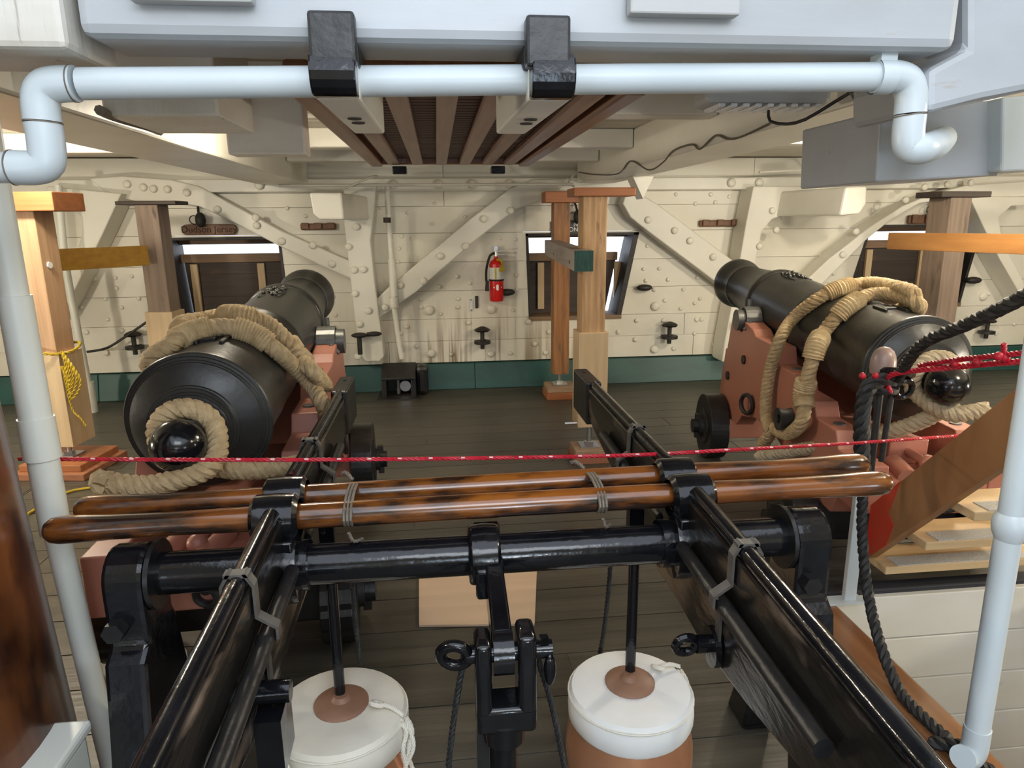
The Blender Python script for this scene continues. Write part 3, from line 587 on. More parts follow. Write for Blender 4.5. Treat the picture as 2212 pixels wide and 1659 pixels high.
# ================================================================== SHORING POSTS
def post(label, X, Yc, w, z0, z1, m, sheath=None, cap=None, rot=0, jack=True, pads=(), bolts=(), capm='cap_orange'):
    t = thing('shoring_post', (X, Yc, 0), label, 'post'); h = w/2
    MB().box(X-h, X+h, Yc-h, Yc+h, z0, z1).build('timber', m, t, bevel=.005)
    if sheath: s0, s1, k = sheath; MB().box(X-h-k, X+h+k, Yc-h-k, Yc+h+k, s0, s1).build('sheathing', 'pine', t, bevel=.003)
    if cap: cx0, cx1, cd, cz = cap; MB().box(cx0, cx1, Yc-cd, Yc+cd, z1, z1+cz).build('cap', capm, t, bevel=.006)
    zt = 0
    for q, (pw, ph, pm) in enumerate(pads):
        MB().box(X-pw, X+pw, Yc-pw, Yc+pw, zt, zt+ph).build('pad', pm, t, bevel=.006); zt += ph
    base = sheath[0] if sheath else z0
    if jack:
        MB().box(X-.07, X+.07, Yc-.07, Yc+.07, zt, zt+.012).build('jack_plate', 'steel', t)
        MB().cyl((X, Yc, zt), (X, Yc, base), .018, .018, 14).cyl((X, Yc, zt+.012), (X, Yc, zt+.035), .035, .035, 6, smooth=False).build('jack_screw', 'steel', t)
    if rot: t.rotation_euler.z = rot
    return t
p1 = post('pale square shoring post behind the white standing pipe, wrapped with yellow line', -2.68, 5.0, .19, .30, 1.80, 'post_pale', (.20, .86, .03), (-2.95, -2.40, .16, .12), math.radians(-8), True, ((.26, .05, 'pad_red'), (.22, .05, 'cap_orange')), capm='cap_orange')
MB().cyl((-2.585, 4.97, 1.45), (-2.575, 4.97, 1.45), .022, .022, 14).build('bolt', 'label_white', p1)
p2 = post('weathered grey-brown shoring post in front of the gun port under the name board', -2.38, 6.25, .19, .30, 1.87, 'post_grey', (.2, .98, .022), (-2.62, -2.12, .12, .03), math.radians(-6), True, ((.2, .06, 'pad_wood'),), capm='lid_dark')
p3 = post('orange-brown cracked shoring post behind the green ended timber', 1.165, 6.55, .155, .24, 1.87, 'post_orange', None, (1.0, 1.42, .12, .10), 0, True, ((.15, .07, 'cap_orange'), (.14, .055, 'pad_wood')), capm='cap_orange')
p4 = post('pale grained shoring post with a new pine foot beside the green ended timber', 1.055, 4.7, .165, .30, 1.86, 'post_wood', (.27, .95, .022), (.90, 1.32, .12, .055), 0, True, ((.13, .05, 'pad_red'), (.12, .05, 'pad_wood')))
MB().cyl((.86, 4.62, .30), (.97, 4.62, .30), .012, .012, 8).build('bolt', 'steel', p4)
p5 = post('dark brown shoring post crossed by the orange-brown beam', 4.55, 5.85, .23, .30, 1.87, 'post_grey', None, (4.30, 4.85, .14, .05), math.radians(10), True, ((.2, .05, 'pad_wood'), (.18, .05, 'pad_wood')), capm='lid_dark')
def crossbeam(label, a, b, w, h, m, endm=None):
    a = V(a); b = V(b); t = thing('cross_beam', ((a.x+b.x)/2, (a.y+b.y)/2, min(a.z, b.z)-h/2), label, 'timber')
    MB().bar(a, b, w, h).build('timber', m, t, bevel=.004)
    if endm:
        d = (a-b).normalized(); MB().bar(a, a+d*.006, w*.99, h*.99).build('painted_end', endm, t)
        for f, r in ((.12, .014), (.62, .008)):
            q = a+(b-a)*f; MB().cyl(q+V((-w/2-.002, 0, -.02)), q+V((-w/2+.004, 0, -.02)), r, r, 10).build('bolt_hole', 'seam_dark', t)
    return t
a = atY(1261, 564, 4.44); b = atY(1184, 536, 6.40)
crossbeam('weathered cross timber with a dark green painted end', a, (b.x+.03, 6.40, a.z+.02), .125, .135, 'grey_weathered', 'green_end')
a, b = atY(22, 568, 5.22), atY(318, 560, 6.10)
crossbeam('mustard yellow cross beam behind the pale post with yellow line', (a.x, 5.22, 1.46), (b.x, 6.10, 1.46), .05, .16, 'yellow_paint_wood')
a, b = atY(2240, 528, 4.4), atY(1885, 519, 5.95)
crossbeam('orange-brown cross beam fixed to the dark brown shoring post', (a.x, 4.4, a.z), (b.x, 5.70, b.z), .06, .14, 'orange_board')
# yellow line around the pale post
m = MB(); pc = V((-2.68, 5.0, .88))
loop = [pc+V((math.cos(a)*.17, math.sin(a)*.17, .02*math.sin(2*a))) for a in [2*PI*k/12 for k in range(13)]]
m.rope(loop, .011, .07, 2)
k0 = pc+V((.13, -.14, 0))
for s in range(5): m.rope([k0, k0+V((.02+.02*s, -.02, -.08-.03*s)), k0+V((.03, -.03, -.2-.03*s)), k0+V((-.01+.01*s, -.02, -.1))], .009, .06, 2)
m.rope([k0+V((0, -.02, -.1)), k0+V((.02, -.03, -.38)), k0+V((.07, -.04, -.46)), k0+V((.10, -.04, -.52))], .007, .05, 2)
m.rope([k0+V((-.28, -.02, 0)), k0+V((-.25, -.05, .03)), k0+V((-.22, -.05, -.02)), k0+V((-.2, -.02, .02))], .012, .06, 2)
tag(m.build('yellow_line', 'rope_yellow'), 'bright yellow line knotted around the pale shoring post', 'rope')
tag(MB().tube(catmull([atZ(60, 1110, .01), atZ(140, 1065, .01), atZ(215, 1052, .01), atZ(260, 1056, .01)], .04), .008, 8).build('loose_line', 'rope_yellow'), 'bright yellow line lying loose on the deck behind the mast-side cannon', 'rope')
# ---- standing white pipes
SX, SYY = -1.118, 1.95
sp = thing('standing_pipe', (SX, SYY, 0), 'white standing plastic pipe with sleeves between mast and mast-side cannon', 'pipe')
MB().cyl((SX+.045, SYY, .0), (SX, SYY, .9), .031, .034, 24).cyl((SX, SYY, .9), (SX, SYY, 2.32), .034, .036, 24).build('pipe', 'pvc_warm', sp)
for a, b, r0, r1 in ((1.071, 1.188, .047, .045), (1.188, 1.524, .041, .041), (.845, 1.071, .0395, .0395)): MB().cyl((SX, SYY, a), (SX, SYY, b), r0, r1, 24).build('sleeve', 'pvc_warm', sp)
cs = thing('mast_collar', (-.98, 1.5, 0), 'white boxed collar standing between the mast and the mast-side bearing stand', 'collar')
MB().box(-1.06, -.935, 1.36, 1.62, 0, .445).build('body', 'pvc_warm', cs, bevel=.02)
MB().box(-1.075, -.93, 1.345, 1.635, .43, .462).build('lid', 'pvc_warm', cs, bevel=.01)
sp = thing('standing_pipe', (1.46, 1.5, .2), 'white standing plastic pipe with a collar beside the ladder', 'pipe')
MB().cyl((1.46, 1.5, .27), (1.44, 1.5, 2.36), .0315, .0315, 24).build('pipe', 'pvc', sp)
zc = atY(2165, 1135, 1.5).z
MB().lathe([(.032, -.04), (.040, -.02), (.043, 0), (.040, .02), (.032, .035)], (1.455, 1.5, zc), (0, 0, 1), 24).build('collar', 'pvc', sp)
elbow([(1.46, 1.5, .31), (1.46, 1.5, .24), (1.45, 1.5, .215), (1.435, 1.495, .218), (1.415, 1.485, .225)], .034).build('elbow', 'pvc', sp)
MB().cyl((1.46, 1.5, .0), (1.46, 1.5, .24), .022, .022, 16).build('foot', 'black_satin', sp)
# thin pipes on the side
t = thing('thin_pipe', (.0, 6.98, .3), 'thin white pipe running down the ship side into the scupper box', 'pipe')
P = [atY(x, y, 6.88) for x, y in ((836, 400), (840, 480), (847, 580), (850, 650), (855, 690), (862, 740), (868, 775))]
MB().tube(catmull(P, .04), .026, 12).build('pipe', 'white_timber', t)
MB().cyl(atY(836, 470, 6.86), atY(836.5, 481, 6.86), .036, .036, 12).build('clamp', 'lid_dark', t)
MB().tube([atY(846, 560, 6.88), atY(851, 640, 6.88)], .037, 14).build('sleeve', 'white_timber', t)
MB().cyl(atY(850, 642, 6.88), atY(852, 664, 6.88), .045, .045, 14).build('sleeve', 'white_timber', t)
t = thing('thin_pipe', (-3.4, 6.4, .3), 'thin white pipe slanting down behind the pale shoring post', 'pipe')
P = [atY(x, y, 6.6) for x, y in ((125, 400), (140, 560), (165, 700), (194, 850))]
MB().tube(catmull(P, .05), .033, 12).build('pipe', 'pvc_warm', t)
MB().cyl(atY(190, 825, 6.6), V((atY(195, 862, 6.6).x, 6.6, .001)), .05, .05, 12).build('foot', 'pvc_warm', t)

# ================================================================== SIDE FITTINGS
def cleat(x, y, s=1.0, kind=0, label='', Y=None):
    Yw = WY-.006 if Y is None else Y
    q = atY(x, y, Yw-.09); t = thing('eye_bolt', (q.x, Yw, q.z-.08), label, 'bolt')
    c = V((q.x, Yw-.09, q.z))
    if kind == 0:     # spool: upper disc, pin, lower disc
        MB().cyl(c+V((0, 0, -.10)), c+V((0, 0, .10)), .022*s, .022*s, 12).build('pin', 'iron_black', t)
        MB().lathe([(0, -.02), (.07*s, -.018), (.085*s, 0), (.06*s, .018), (.02*s, .034), (0, .036)], c+V((0, 0, .10)), (0, 0, 1), 8, False).build('cap', 'iron_black', t)
        MB().cyl(c+V((0, 0, -.045)), c+V((0, 0, -.015)), .085*s, .085*s, 16).build('washer', 'iron_black', t)
        MB().bar(c+V((.02, 0, -.03)), c+V((.03, .09, -.03)), .03, .03).build('shank', 'iron_black', t)
    elif kind == 1:   # flat oval plate
        MB().sphere(c+V((0, .03, 0)), .085*s, 14, 8, (1, .6, .42)).build('head', 'iron_black', t)
        MB().cyl(c+V((0, .03, 0)), c+V((0, .09, 0)), .025, .025, 8).build('shank', 'iron_black', t)
    else:             # toggle: plate with hanging pin
        MB().sphere(c+V((-.05, 0, .0)), .075, 12, 8, (1.1, .7, .35)).sphere(c+V((.09, 0, .01)), .07, 12, 8, (1.1, .7, .35)).build('plate', 'iron_black', t)
        MB().cyl(c+V((-.055, 0, 0)), c+V((-.055, 0, -.19)), .024, .024, 10).build('pin', 'iron_black', t)
        MB().bar(c+V((.03, 0, 0)), c+V((.03, .09, 0)), .03, .03).build('shank', 'iron_black', t)
cleat(290, 744, 1.0, 0, 'black iron eye bolt spool behind the mast-side cannon breech')
cleat(788, 724, 1, 2, 'black iron toggle bolt on the foot of the knee', 6.86)
cleat(1042, 733, 1, 0, 'black iron eye bolt spool below the fire extinguisher')
cleat(1446, 722, 1.05, 0, 'black iron eye bolt spool below the oval bolt head, facing the ladder-side cannon')
cleat(1096, 632, 1, 1, 'oval iron bolt head beside the fire extinguisher')
cleat(1394, 622, 1, 1, 'oval iron bolt head between the green ended timber and the ladder-side cannon')
cleat(2107, 606, 1.1, 1, 'oval iron bolt head beside the gun port with the dark brown post')
cleat(2132, 712, 1, 0, 'black iron eye bolt spool behind the black hanging rope')
cleat(710, 722, .95, 1, 'iron bolt head above the mast-side cannon trunnion')
cleat(1603, 703, 1.0, 1, 'iron bolt head behind the ladder-side cannon carriage cheek', 6.8)
# small wooden racks and name board
def rack(x0, x1, y0, y1, label):
    a, b = atY(x0, y1, WY-.03), atY(x1, y0, WY-.03); t = thing('wooden_rack', ((a.x+b.x)/2, WY, a.z), label, 'rack')
    MB().box(a.x, b.x, WY-.05, WY-.008, a.z, b.z).build('board', 'sign_wood', t, bevel=.012)
    for f in (.14, .5, .86):
        xx = a.x+(b.x-a.x)*f; MB().box(xx-.035, xx+.035, WY-.075, WY-.048, a.z+.008, b.z+.006).build('block', 'sign_wood', t, bevel=.006)
rack(650, 726, 482, 497, 'small red-brown wooden rack beside the knee top')
rack(1510, 1597, 475, 490, 'small red-brown wooden rack on the mast side of the arching knee')
rack(1960, 2042, 464, 484, 'dark red wooden board above the gun port with the dark brown post')
a, b = atY(394, 508, WY-.03), atY(511, 484, WY-.03); c = (a+b)/2
t = thing('name_board', (c.x, WY-.03, a.z), 'round-ended wooden name board over a gun port', 'sign')
hh = (b.z-a.z)/2; L = (b.x-a.x)/2-hh
poly = [V((c.x+L+hh*math.cos(k), WY-.045, c.z+hh*math.sin(k))) for k in [-PI/2+PI*i/8 for i in range(9)]] + [V((c.x-L+hh*math.cos(k), WY-.045, c.z+hh*math.sin(k))) for k in [PI/2+PI*i/8 for i in range(9)]]
MB().prism(poly, (0, .037, 0)).build('board', 'sign_wood', t, bevel=.004)
text('Dudson Jersey', 'lettering', 'carved_dark', t, .088, Matrix.Translation((0, -.017, hh)) @ Matrix.Rotation(PI/2, 4, 'X'))
for x, y, lb in ((433, 475, 'black tackle block hanging over the name board'), (2021, 452, 'black round tackle block beside the dark brown post'), (1249, 468, 'black tackle block above the black notice')):
    q = atY(x, y, WY-.08); t = thing('tackle_block', (q.x, WY-.08, q.z-.06), lb, 'block')
    MB().sphere(q, .062, 14, 10, (.8, .7, 1.15)).build('shell', 'iron_black', t)
    MB().tube(catmull([q+V((-.01, 0, .05)), q+V((-.02, .03, .11)), q+V((-.03, .075, .15))], .02), .012, 8).build('strop', 'iron_black', t)
    MB().torus(q+V((-.06, 0, .0)), (0, 1, .1), .04, .005, 14, 6).build('ring', 'iron_black', t)
# black notice between the two middle posts
a = atY(1190, 484, WY-.02); b = atY(1300, 502, WY-.02)
t = thing('notice', (a.x, WY-.02, b.z), 'black notice with white capitals between the two posts of the green ended timber', 'sign')
MB().box(a.x, b.x, WY-.02, WY-.008, b.z-.01, atY(1250, 478, WY).z).build('board', 'sign_black', t)
for s, (x, y) in (('NOT', (1253, 485)), ('ON GU', (1250, 496))):
    q = atY(x, y, WY-.022); text(s, 'lettering', 'white_print', t, .062, Matrix.Translation((q.x-a.x, -.001, q.z-b.z)) @ Matrix.Rotation(PI/2, 4, 'X'))
# fire extinguisher
q0 = atY(1073, 650, WY-.09); q1 = atY(1077, 560, WY-.09)
fe = thing('fire_extinguisher', (q0.x, WY-.09, q0.z), 'red fire extinguisher with yellow tag hanging on the cream ship side', 'extinguisher')
c = V((q0.x, WY-.09, q0.z)); R = .072; Ht = q1.z-q0.z
MB().lathe([(0, 0), (R*.9, 0), (R, .02), (R, Ht*.88), (R*.85, Ht*.95), (R*.4, Ht), (.02, Ht+.01), (.02, Ht+.04), (0, Ht+.04)], c, (0, 0, 1), 24).build('cylinder', 'red_paint', fe)
MB().lathe([(R+.001, Ht*.53), (R+.0015, Ht*.54), (R+.0015, Ht*.80), (R+.001, Ht*.81)], c, (0, 0, 1), 24).build('label_band', 'label_white', fe)
MB().lathe([(R+.003, Ht*.49), (R+.006, Ht*.5), (R+.006, Ht*.525), (R+.003, Ht*.53)], c, (0, 0, 1), 24).build('strap', 'rubber', fe)
MB().box(c.x-.02, c.x-.004, c.y-R-.004, c.y-R+.01, c.z+Ht*.54, c.z+Ht*.8).build('yellow_stripe', 'tag_yellow', fe)
d = [V((c.x+.006+dx, c.y-math.sqrt(R*R-(dx+.006)**2)-.003, c.z+Ht*.34+dz)) for dx, dz in ((-.045, 0), (0, -.032), (.045, 0), (0, .032))]
MB().prism(d, (0, .012, 0)).build('diamond_mark', 'white_print', fe)
MB().cyl(c+V((0, 0, Ht+.03)), c+V((0, 0, Ht+.08)), .022, .016, 12).bar(c+V((-.01, 0, Ht+.075)), c+V((.10, -.02, Ht+.09)), .02, .012).bar(c+V((0, 0, Ht+.055)), c+V((.08, -.02, Ht+.045)), .02, .012).build('valve', 'steel', fe)
MB().tube(catmull([c+V((-.01, 0, Ht+.06)), c+V((-.06, -.02, Ht+.04)), c+V((-.10, -.03, Ht*.8)), c+V((-.105, -.03, Ht*.5)), c+V((-.095, -.03, Ht*.46))], .02), .013, 8).build('hose', 'rubber', fe)
MB().cyl(c+V((-.095, -.03, Ht*.5)), c+V((-.10, -.03, Ht*.25)), .017, .021, 10).build('nozzle', 'rubber', fe)
MB().hexa([c+V((.02, -R-.006, Ht*.72)), c+V((.085, -R+.02, Ht*.72)), c+V((.085, -R+.024, Ht*.72)), c+V((.02, -R-.002, Ht*.72))], [c+V((.0, -R*.6, Ht*1.02)), c+V((.06, -R*.5, Ht*1.0)), c+V((.06, -R*.45, Ht*1.0)), c+V((.0, -R*.55, Ht*1.02))]).build('tag', 'tag_yellow', fe)
MB().box(c.x-.02, c.x+.02, c.y+.02, WY-.008, c.z+Ht+.02, c.z+Ht+.13).build('bracket', 'steel', fe)
# door hooks on the side beside the extinguisher
for k, x in enumerate((1018, 1030)):
    a, b = atY(x, 672-(6 if k else 0), WY-.01), atY(x+3, 645-(6 if k else 0), WY-.01)
    o = thing('latch_plate', (a.x, WY-.01, a.z), ('bright steel latch plate on the mast side of the extinguisher', 'rusty steel latch plate on the mast side of the extinguisher')[k], 'latch')
    MB().box(a.x-.015, a.x+.015, WY-.018, WY-.006, a.z, b.z).build('plate', ('label_white', 'lid_dark')[k], o, bevel=.002)
    for z in (a.z+.012, b.z-.012): MB().cyl((a.x, WY-.021, z), (a.x, WY-.016, z), .007, .007, 8).build('screw', 'iron_black', o)
# scupper box at the foot of the side
t = thing('scupper_box', (atY(866, 800, 6.85).x, 6.85, 0), 'black iron scupper box at the foot of the thin pipe', 'box')
X0 = t.location.x
MB().box(X0-.19, X0-.14, 6.70, 7.0, 0, .20).box(X0+.10, X0+.15, 6.70, 7.0, 0, .20).box(X0-.19, X0+.15, 6.96, 7.0, 0, .30).build('body', 'black_satin', t, bevel=.01)
MB().hexa([(X0-.19, 6.68, .19), (X0+.15, 6.68, .19), (X0+.15, 6.98, .27), (X0-.19, 6.98, .27)], [(X0-.19, 6.68, .215), (X0+.15, 6.68, .215), (X0+.15, 6.98, .31), (X0-.19, 6.98, .31)]).build('hood', 'black_satin', t, bevel=.006)
MB().box(X0+.15, X0+.27, 6.80, 7.0, 0, .30).build('side_block', 'black_satin', t, bevel=.04)
MB().box(X0-.23, X0+.18, 6.62, 7.0, 0, .012).build('base', 'iron_black', t)
MB().cyl((X0+.04, 6.80, .10), (X0+.04, 6.95, .10), .055, .055, 18).build('pipe_end', 'steel_bright', t)
MB().cyl((X0-.03, 6.82, .02), (X0-.03, 6.82, .2), .02, .02, 10).build('pin', 'grey_iron', t)
cable('hanging_line', wpts(((188, 760), (230, 752), (270, 728), (322, 692)), 6.9, 6.9), .012, 'iron_black', 'slack black line on the ship side behind the mast-side cannon', 'rope')

# ================================================================== CANNONS
EL = math.radians(3.3); ZB = 1.012
AX = V((0, math.cos(EL), math.sin(EL))); UP = V((0, -math.sin(EL), math.cos(EL)))
GPROF = [(.055, .06), (.050, .10), (.062, .145), (.095, .165), (.118, .172), (.122, .19), (.118, .205), (.148, .214), (.150, .222), (.158, .223), (.160, .232), (.172, .233), (.174, .243), (.180, .245), (.182, .257), (.178, .262), (.225, .288), (.252, .310), (.262, .318), (.264, .328), (.270, .329), (.272, .338), (.282, .340), (.284, .350), (.294, .352), (.298, .360), (.298, .378), (.290, .382), (.284, .384), (.284, .402), (.278, .404), (.278, .418),
    (.276, .45), (.272, .62), (.276, .63), (.276, .655), (.271, .665), (.262, 1.15), (.268, 1.158), (.268, 1.188), (.260, 1.196), (.245, 1.215), (.243, 1.25), (.226, 1.96), (.232, 1.967), (.236, 1.985), (.236, 2.02), (.230, 2.035), (.216, 2.04), (.214, 2.06), (.205, 2.10), (.168, 2.68), (.174, 2.69), (.176, 2.71), (.170, 2.725), (.162, 2.735), (.160, 2.76), (.170, 2.82), (.192, 2.90), (.200, 2.94), (.200, 2.965), (.190, 2.99), (.165, 3.0), (.078, 3.0), (.078, 2.6), (0, 2.6)]
GPROF = [((r*(.84+.16*min(1, max(0, (t-.8)/1.3))) if t > .14 else r*.93), t if t > .42 else t*.66) for r, t in GPROF]
GPROF = [(r, t) for r, t in GPROF]
def grad(t):
    for (r0, t0), (r1, t1) in zip(GPROF, GPROF[1:]):
        if t0 <= t <= t1 and t1 > t0: return r0+(r1-r0)*(t-t0)/(t1-t0)
    return .2
def onbar(t, th, lift=0): # point on the barrel: distance along the axis, angle from the top towards +x
    a = math.radians(th); r = grad(t)+lift
    return V((0, 0, ZB)) + AX*t + V((1, 0, 0))*(r*math.sin(a)) + UP*(r*math.cos(a))
def make_cannon():
    t = thing('cannon', (0, 0, 0), '', 'cannon', 'long black guns on red carriages'); o0 = V((0, 0, ZB))
    MB().lathe(GPROF, o0, AX, 56).build('barrel', 'gun_iron', t)
    MB().sphere(o0, .086, 32, 20).lathe([(.04, .045), (.052, .066), (.047, .08)], o0, AX, 24).build('cascabel_knob', 'black_gloss', t)
    for s in (-1, 1):
        c = o0+AX*1.74-UP*.065
        MB().cyl(c+V((s*.17, 0, 0)), c+V((s*.372, 0, 0)), .072, .070, 24).build('trunnion', 'grey_iron', t)
    # vent field and its raised bars on the breech
    for (t0, t1, a0, a1) in ((.50, .535, -11, 3), (.47, .60, -14, -11), (.46, .60, 9, 13)):
        m = MB(); P = [onbar(tt, aa, h) for h in (-.004, .012) for tt, aa in ((t0, a0), (t0, a1), (t1, a1), (t1, a0))]
        m.hexa(P[:4], P[4:]).build('vent_bar', 'gun_iron', t, bevel=.003)
    # crest cast on the second reinforce
    m = MB(); P = [(1.62, -14), (1.62, 14), (1.78, 17), (1.92, 9), (1.96, 0), (1.92, -9), (1.78, -17)]
    m.hexa([onbar(a, b, -.004) for a, b in P], [onbar(a, b, .006) for a, b in P]); rr = random.Random(3)
    for k in range(26):
        a, b = rr.uniform(1.65, 1.92), rr.uniform(-13, 13); m.sphere(onbar(a, b, .006), rr.uniform(.008, .016), 8, 5)
    m.build('crest', 'gun_iron', t)
    return t
def make_carriage():
    t = thing('gun_carriage', (0, 0, 0), '', 'carriage', 'red stepped gun carriages')
    for s in (-1, 1):
        x0 = .215 if s > 0 else -.335
        c = (1.74, ZB+1.74*math.sin(EL)-.065)
        notch = [(c[0]+.078*math.cos(a), c[1]+.078*math.sin(a)) for a in [PI+PI*k/8 for k in range(9)]]
        prof = [(-.03, .44), (-.03, .66), (.20, .66), (.24, .74), (.46, .74), (.50, .81), (.74, .81), (.78, .89), (1.04, .89), (1.08, .985), (1.44, .985), (1.50, 1.02), (1.655, 1.045)] + notch + [(1.825, 1.07), (1.93, 1.065), (2.02, .80), (2.05, .80), (2.13, .52), (2.14, .33), (1.70, .33), (1.60, .42), (1.35, .48), (1.0, .48), (.75, .42), (.66, .34), (.22, .34), (.16, .44)]
        poly = [V((x0, y, z)) for y, z in prof]
        MB().prism(poly, (.12, 0, 0)).build('cheek', 'salmon', t, bevel=.008)
        for y, z in ((.90, .892), (.34, .742), (1.25, .987)):
            MB().cyl((x0+.06, y, z-.01), (x0+.06, y, z+.004), .028, .028, 16).build('bolt', 'grey_iron', t)
        xo = .336*s
        for y, z in ((1.62, .80), (.95, .62), (1.95, .62)):
            MB().cyl((xo-s*.01, y, z), (xo+s*.012, y, z), .03, .03, 16).build('bolt', 'iron_black', t)
        MB().torus((xo+s*.03, 1.42, .55), (1, .3, 0), .06, .014, 20, 8).build('ring', 'iron_black', t)
        # cap square over the trunnion
        cc = V((s*.275, c[0], c[1]))
        m = MB(); arc = [V((s*.275-.05, c[0]+.078*math.cos(a), c[1]+.078*math.sin(a))) for a in [PI*k/10 for k in range(11)]]
        arc2 = [V((s*.275-.05, c[0]+.09*math.cos(a), c[1]+.09*math.sin(a))) for a in [PI-PI*k/10 for k in range(11)]]
        m.prism(arc+arc2, (.10, 0, 0)); m.build('cap_square', 'grey_iron', t)
        MB().cyl((s*.30, c[0]-.10, c[1]+.0), (s*.345, c[0]-.1, c[1]-.05), .012, .012, 8).build('key_pin', 'grey_iron', t)
        MB().cyl((s*.275, c[0]+.05, c[1]+.06), (s*.275, c[0]+.05, c[1]+.13), .014, .014, 8).build('key_pin', 'grey_iron', t)
    for y, r, ribs in ((2.0, .235, 0), (.44, .205, 1)):
        MB().box(-.35, .35, y-.10, y+.10, r-.07, r+.105 if y > 1 else .345).build('axletree', 'black_satin' if y < 1 else 'salmon', t, bevel=.01)
        MB().cyl((-.56, y, r), (.56, y, r), .052, .052, 20).build('axle_arm', 'black_satin', t)
        for s in (-1, 1):
            n = 48; pr_ = [(r if (not ribs or k % 4 < 3) else r-.008) for k in range(n)]
            a = [V((s*.352, y+pr_[k]*math.cos(2*PI*k/n), r+pr_[k]*math.sin(2*PI*k/n))) for k in range(n)]
            tr = MB(); b = [p+V((s*.128, 0, 0)) for p in a]
            if s > 0: tr.hexa(a[::-1], b[::-1])
            else: tr.hexa(a, b)
            tw = tr.build('truck', 'black_satin', t, bevel=.006)
            MB().lathe([(r*.55, 0), (r*.55, .008), (r*.42, .012), (.07, .012), (.07, .04), (.0, .04)], (s*.478, y, r), (s, 0, 0), 24).build('hub', 'iron_black', tw)
            MB().box(min(s*.505, s*.54), max(s*.505, s*.54), y-.018, y+.018, r-.09, r+.09).build('linch_pin', 'iron_black', tw)
    MB().box(-.215, .215, 1.92, 2.03, .36, .92).build('transom', 'salmon', t, bevel=.008)
    MB().box(-.215, .215, -.03, .16, .44, .60).build('rear_transom', 'salmon', t, bevel=.01)
    for x in (-.11, .04): MB().cyl((x-.02, -.035, .60), (x+.02, .17, .60), .045, .045, 16).build('cut_groove', 'salmon', t)
    MB().box(-.15, .15, .16, 1.35, .52, .58).build('stool_bed', 'salmon', t, bevel=.006)
    q = [V((-.09, .22, .58)), V((-.09, .22, .70)), V((-.09, .95, .62)), V((-.09, .95, .58))]
    MB().prism(q, (.18, 0, 0)).build('quoin', 'salmon', t, bevel=.006)
    MB().cyl((0, .22, .64), (0, .08, .64), .02, .02, 12).sphere((0, .06, .64), .035, 14, 10).build('quoin_handle', 'salmon', t)
    MB().torus((.045, -.05, .50), (.2, 1, .2), .036, .013, 20, 8).build('ring', 'iron_black', t)
    MB().cyl((.045, -.03, .525), (.045, -.055, .525), .02, .02, 12).build('eye', 'iron_black', t)
    return t
GL = ((-.849, 2.20), math.radians(2.2)); GR = ((2.12, 2.60), math.radians(-7.2))
c1 = make_cannon(); g1 = make_carriage(); c2 = copy_tree(c1); g2 = copy_tree(g1)
for o, G, lb in ((c1, GL, 'long black cannon lying beside the mast'), (c2, GR, 'long black cannon beside the ladder, muzzle towards the arching knee'), (g1, GL, 'salmon red stepped truck carriage under the cannon beside the mast'), (g2, GR, 'salmon red stepped truck carriage under the cannon beside the ladder')):
    o.location = (G[0][0], G[0][1], 0); o.rotation_euler.z = G[1]; o['label'] = lb
def g2w(G, p): M = Matrix.Rotation(G[1], 3, 'Z'); return M @ V(p) + V((G[0][0], G[0][1], 0))
def gx(G, x, y, lx):   # pixel ray met with the plane local-x = lx of a gun
    M = Matrix.Rotation(-G[1], 3, 'Z'); o = M @ (CC-V((G[0][0], G[0][1], 0))); d = M @ ray(x, y); return g2w(G, o+d*((lx-o.x)/d.x))
def gy(G, x, y, ly):
    M = Matrix.Rotation(-G[1], 3, 'Z'); o = M @ (CC-V((G[0][0], G[0][1], 0))); d = M @ ray(x, y); return g2w(G, o+d*((ly-o.y)/d.y))
def gb(G, t, th, lift): return g2w(G, onbar(t, th, lift))
RB = .037
def onray(G, x, y, lift=.037):   # where a pixel ray first meets the barrel surface of a gun
    M = Matrix.Rotation(-G[1], 3, 'Z'); o = M @ (CC-V((G[0][0], G[0][1], 0))); d = (M @ ray(x, y)).normalized(); best = None; bd = 9
    for k in range(1400):
        p = o+d*(1.2+k*.003); q = p-V((0, 0, ZB)); t = q.dot(AX)
        if t < .45 or t > 2.6: continue
        g = (q-AX*t).length-(grad(t)+lift)
        if g <= 0: return g2w(G, p)
        if g < bd: bd = g; best = p
    return g2w(G, best)
def seize(t, path, c, half, R):    # a wrapped seizing round a rope, centred near point c
    P = catmull(path, .011); c = V(c); i0 = min(range(len(P)), key=lambda i: (P[i]-c).length); k = max(2, int(half/.011)); seg = P[max(0, i0-k):i0+k+1]
    P2 = catmull(seg, .0055); rad = [R+.003*math.cos(i*PI) for i in range(len(P2))]
    return MB().tube(P2, R, 16, radii=rad).build('seizing', 'seizing', t)
def breeching(G, label, paths, seizes, m='manila'):
    p0 = V(paths[0][0]); t = thing('breeching_rope', (p0.x, p0.y, 0), label, 'rope', 'thick manila breeching ropes')
    for p in paths: MB().rope(p, RB, .078, 3, n=8).build('strand', m, t)
    for pi, ci, half, R in seizes: seize(t, paths[pi], paths[pi][ci], half, R)
    return t
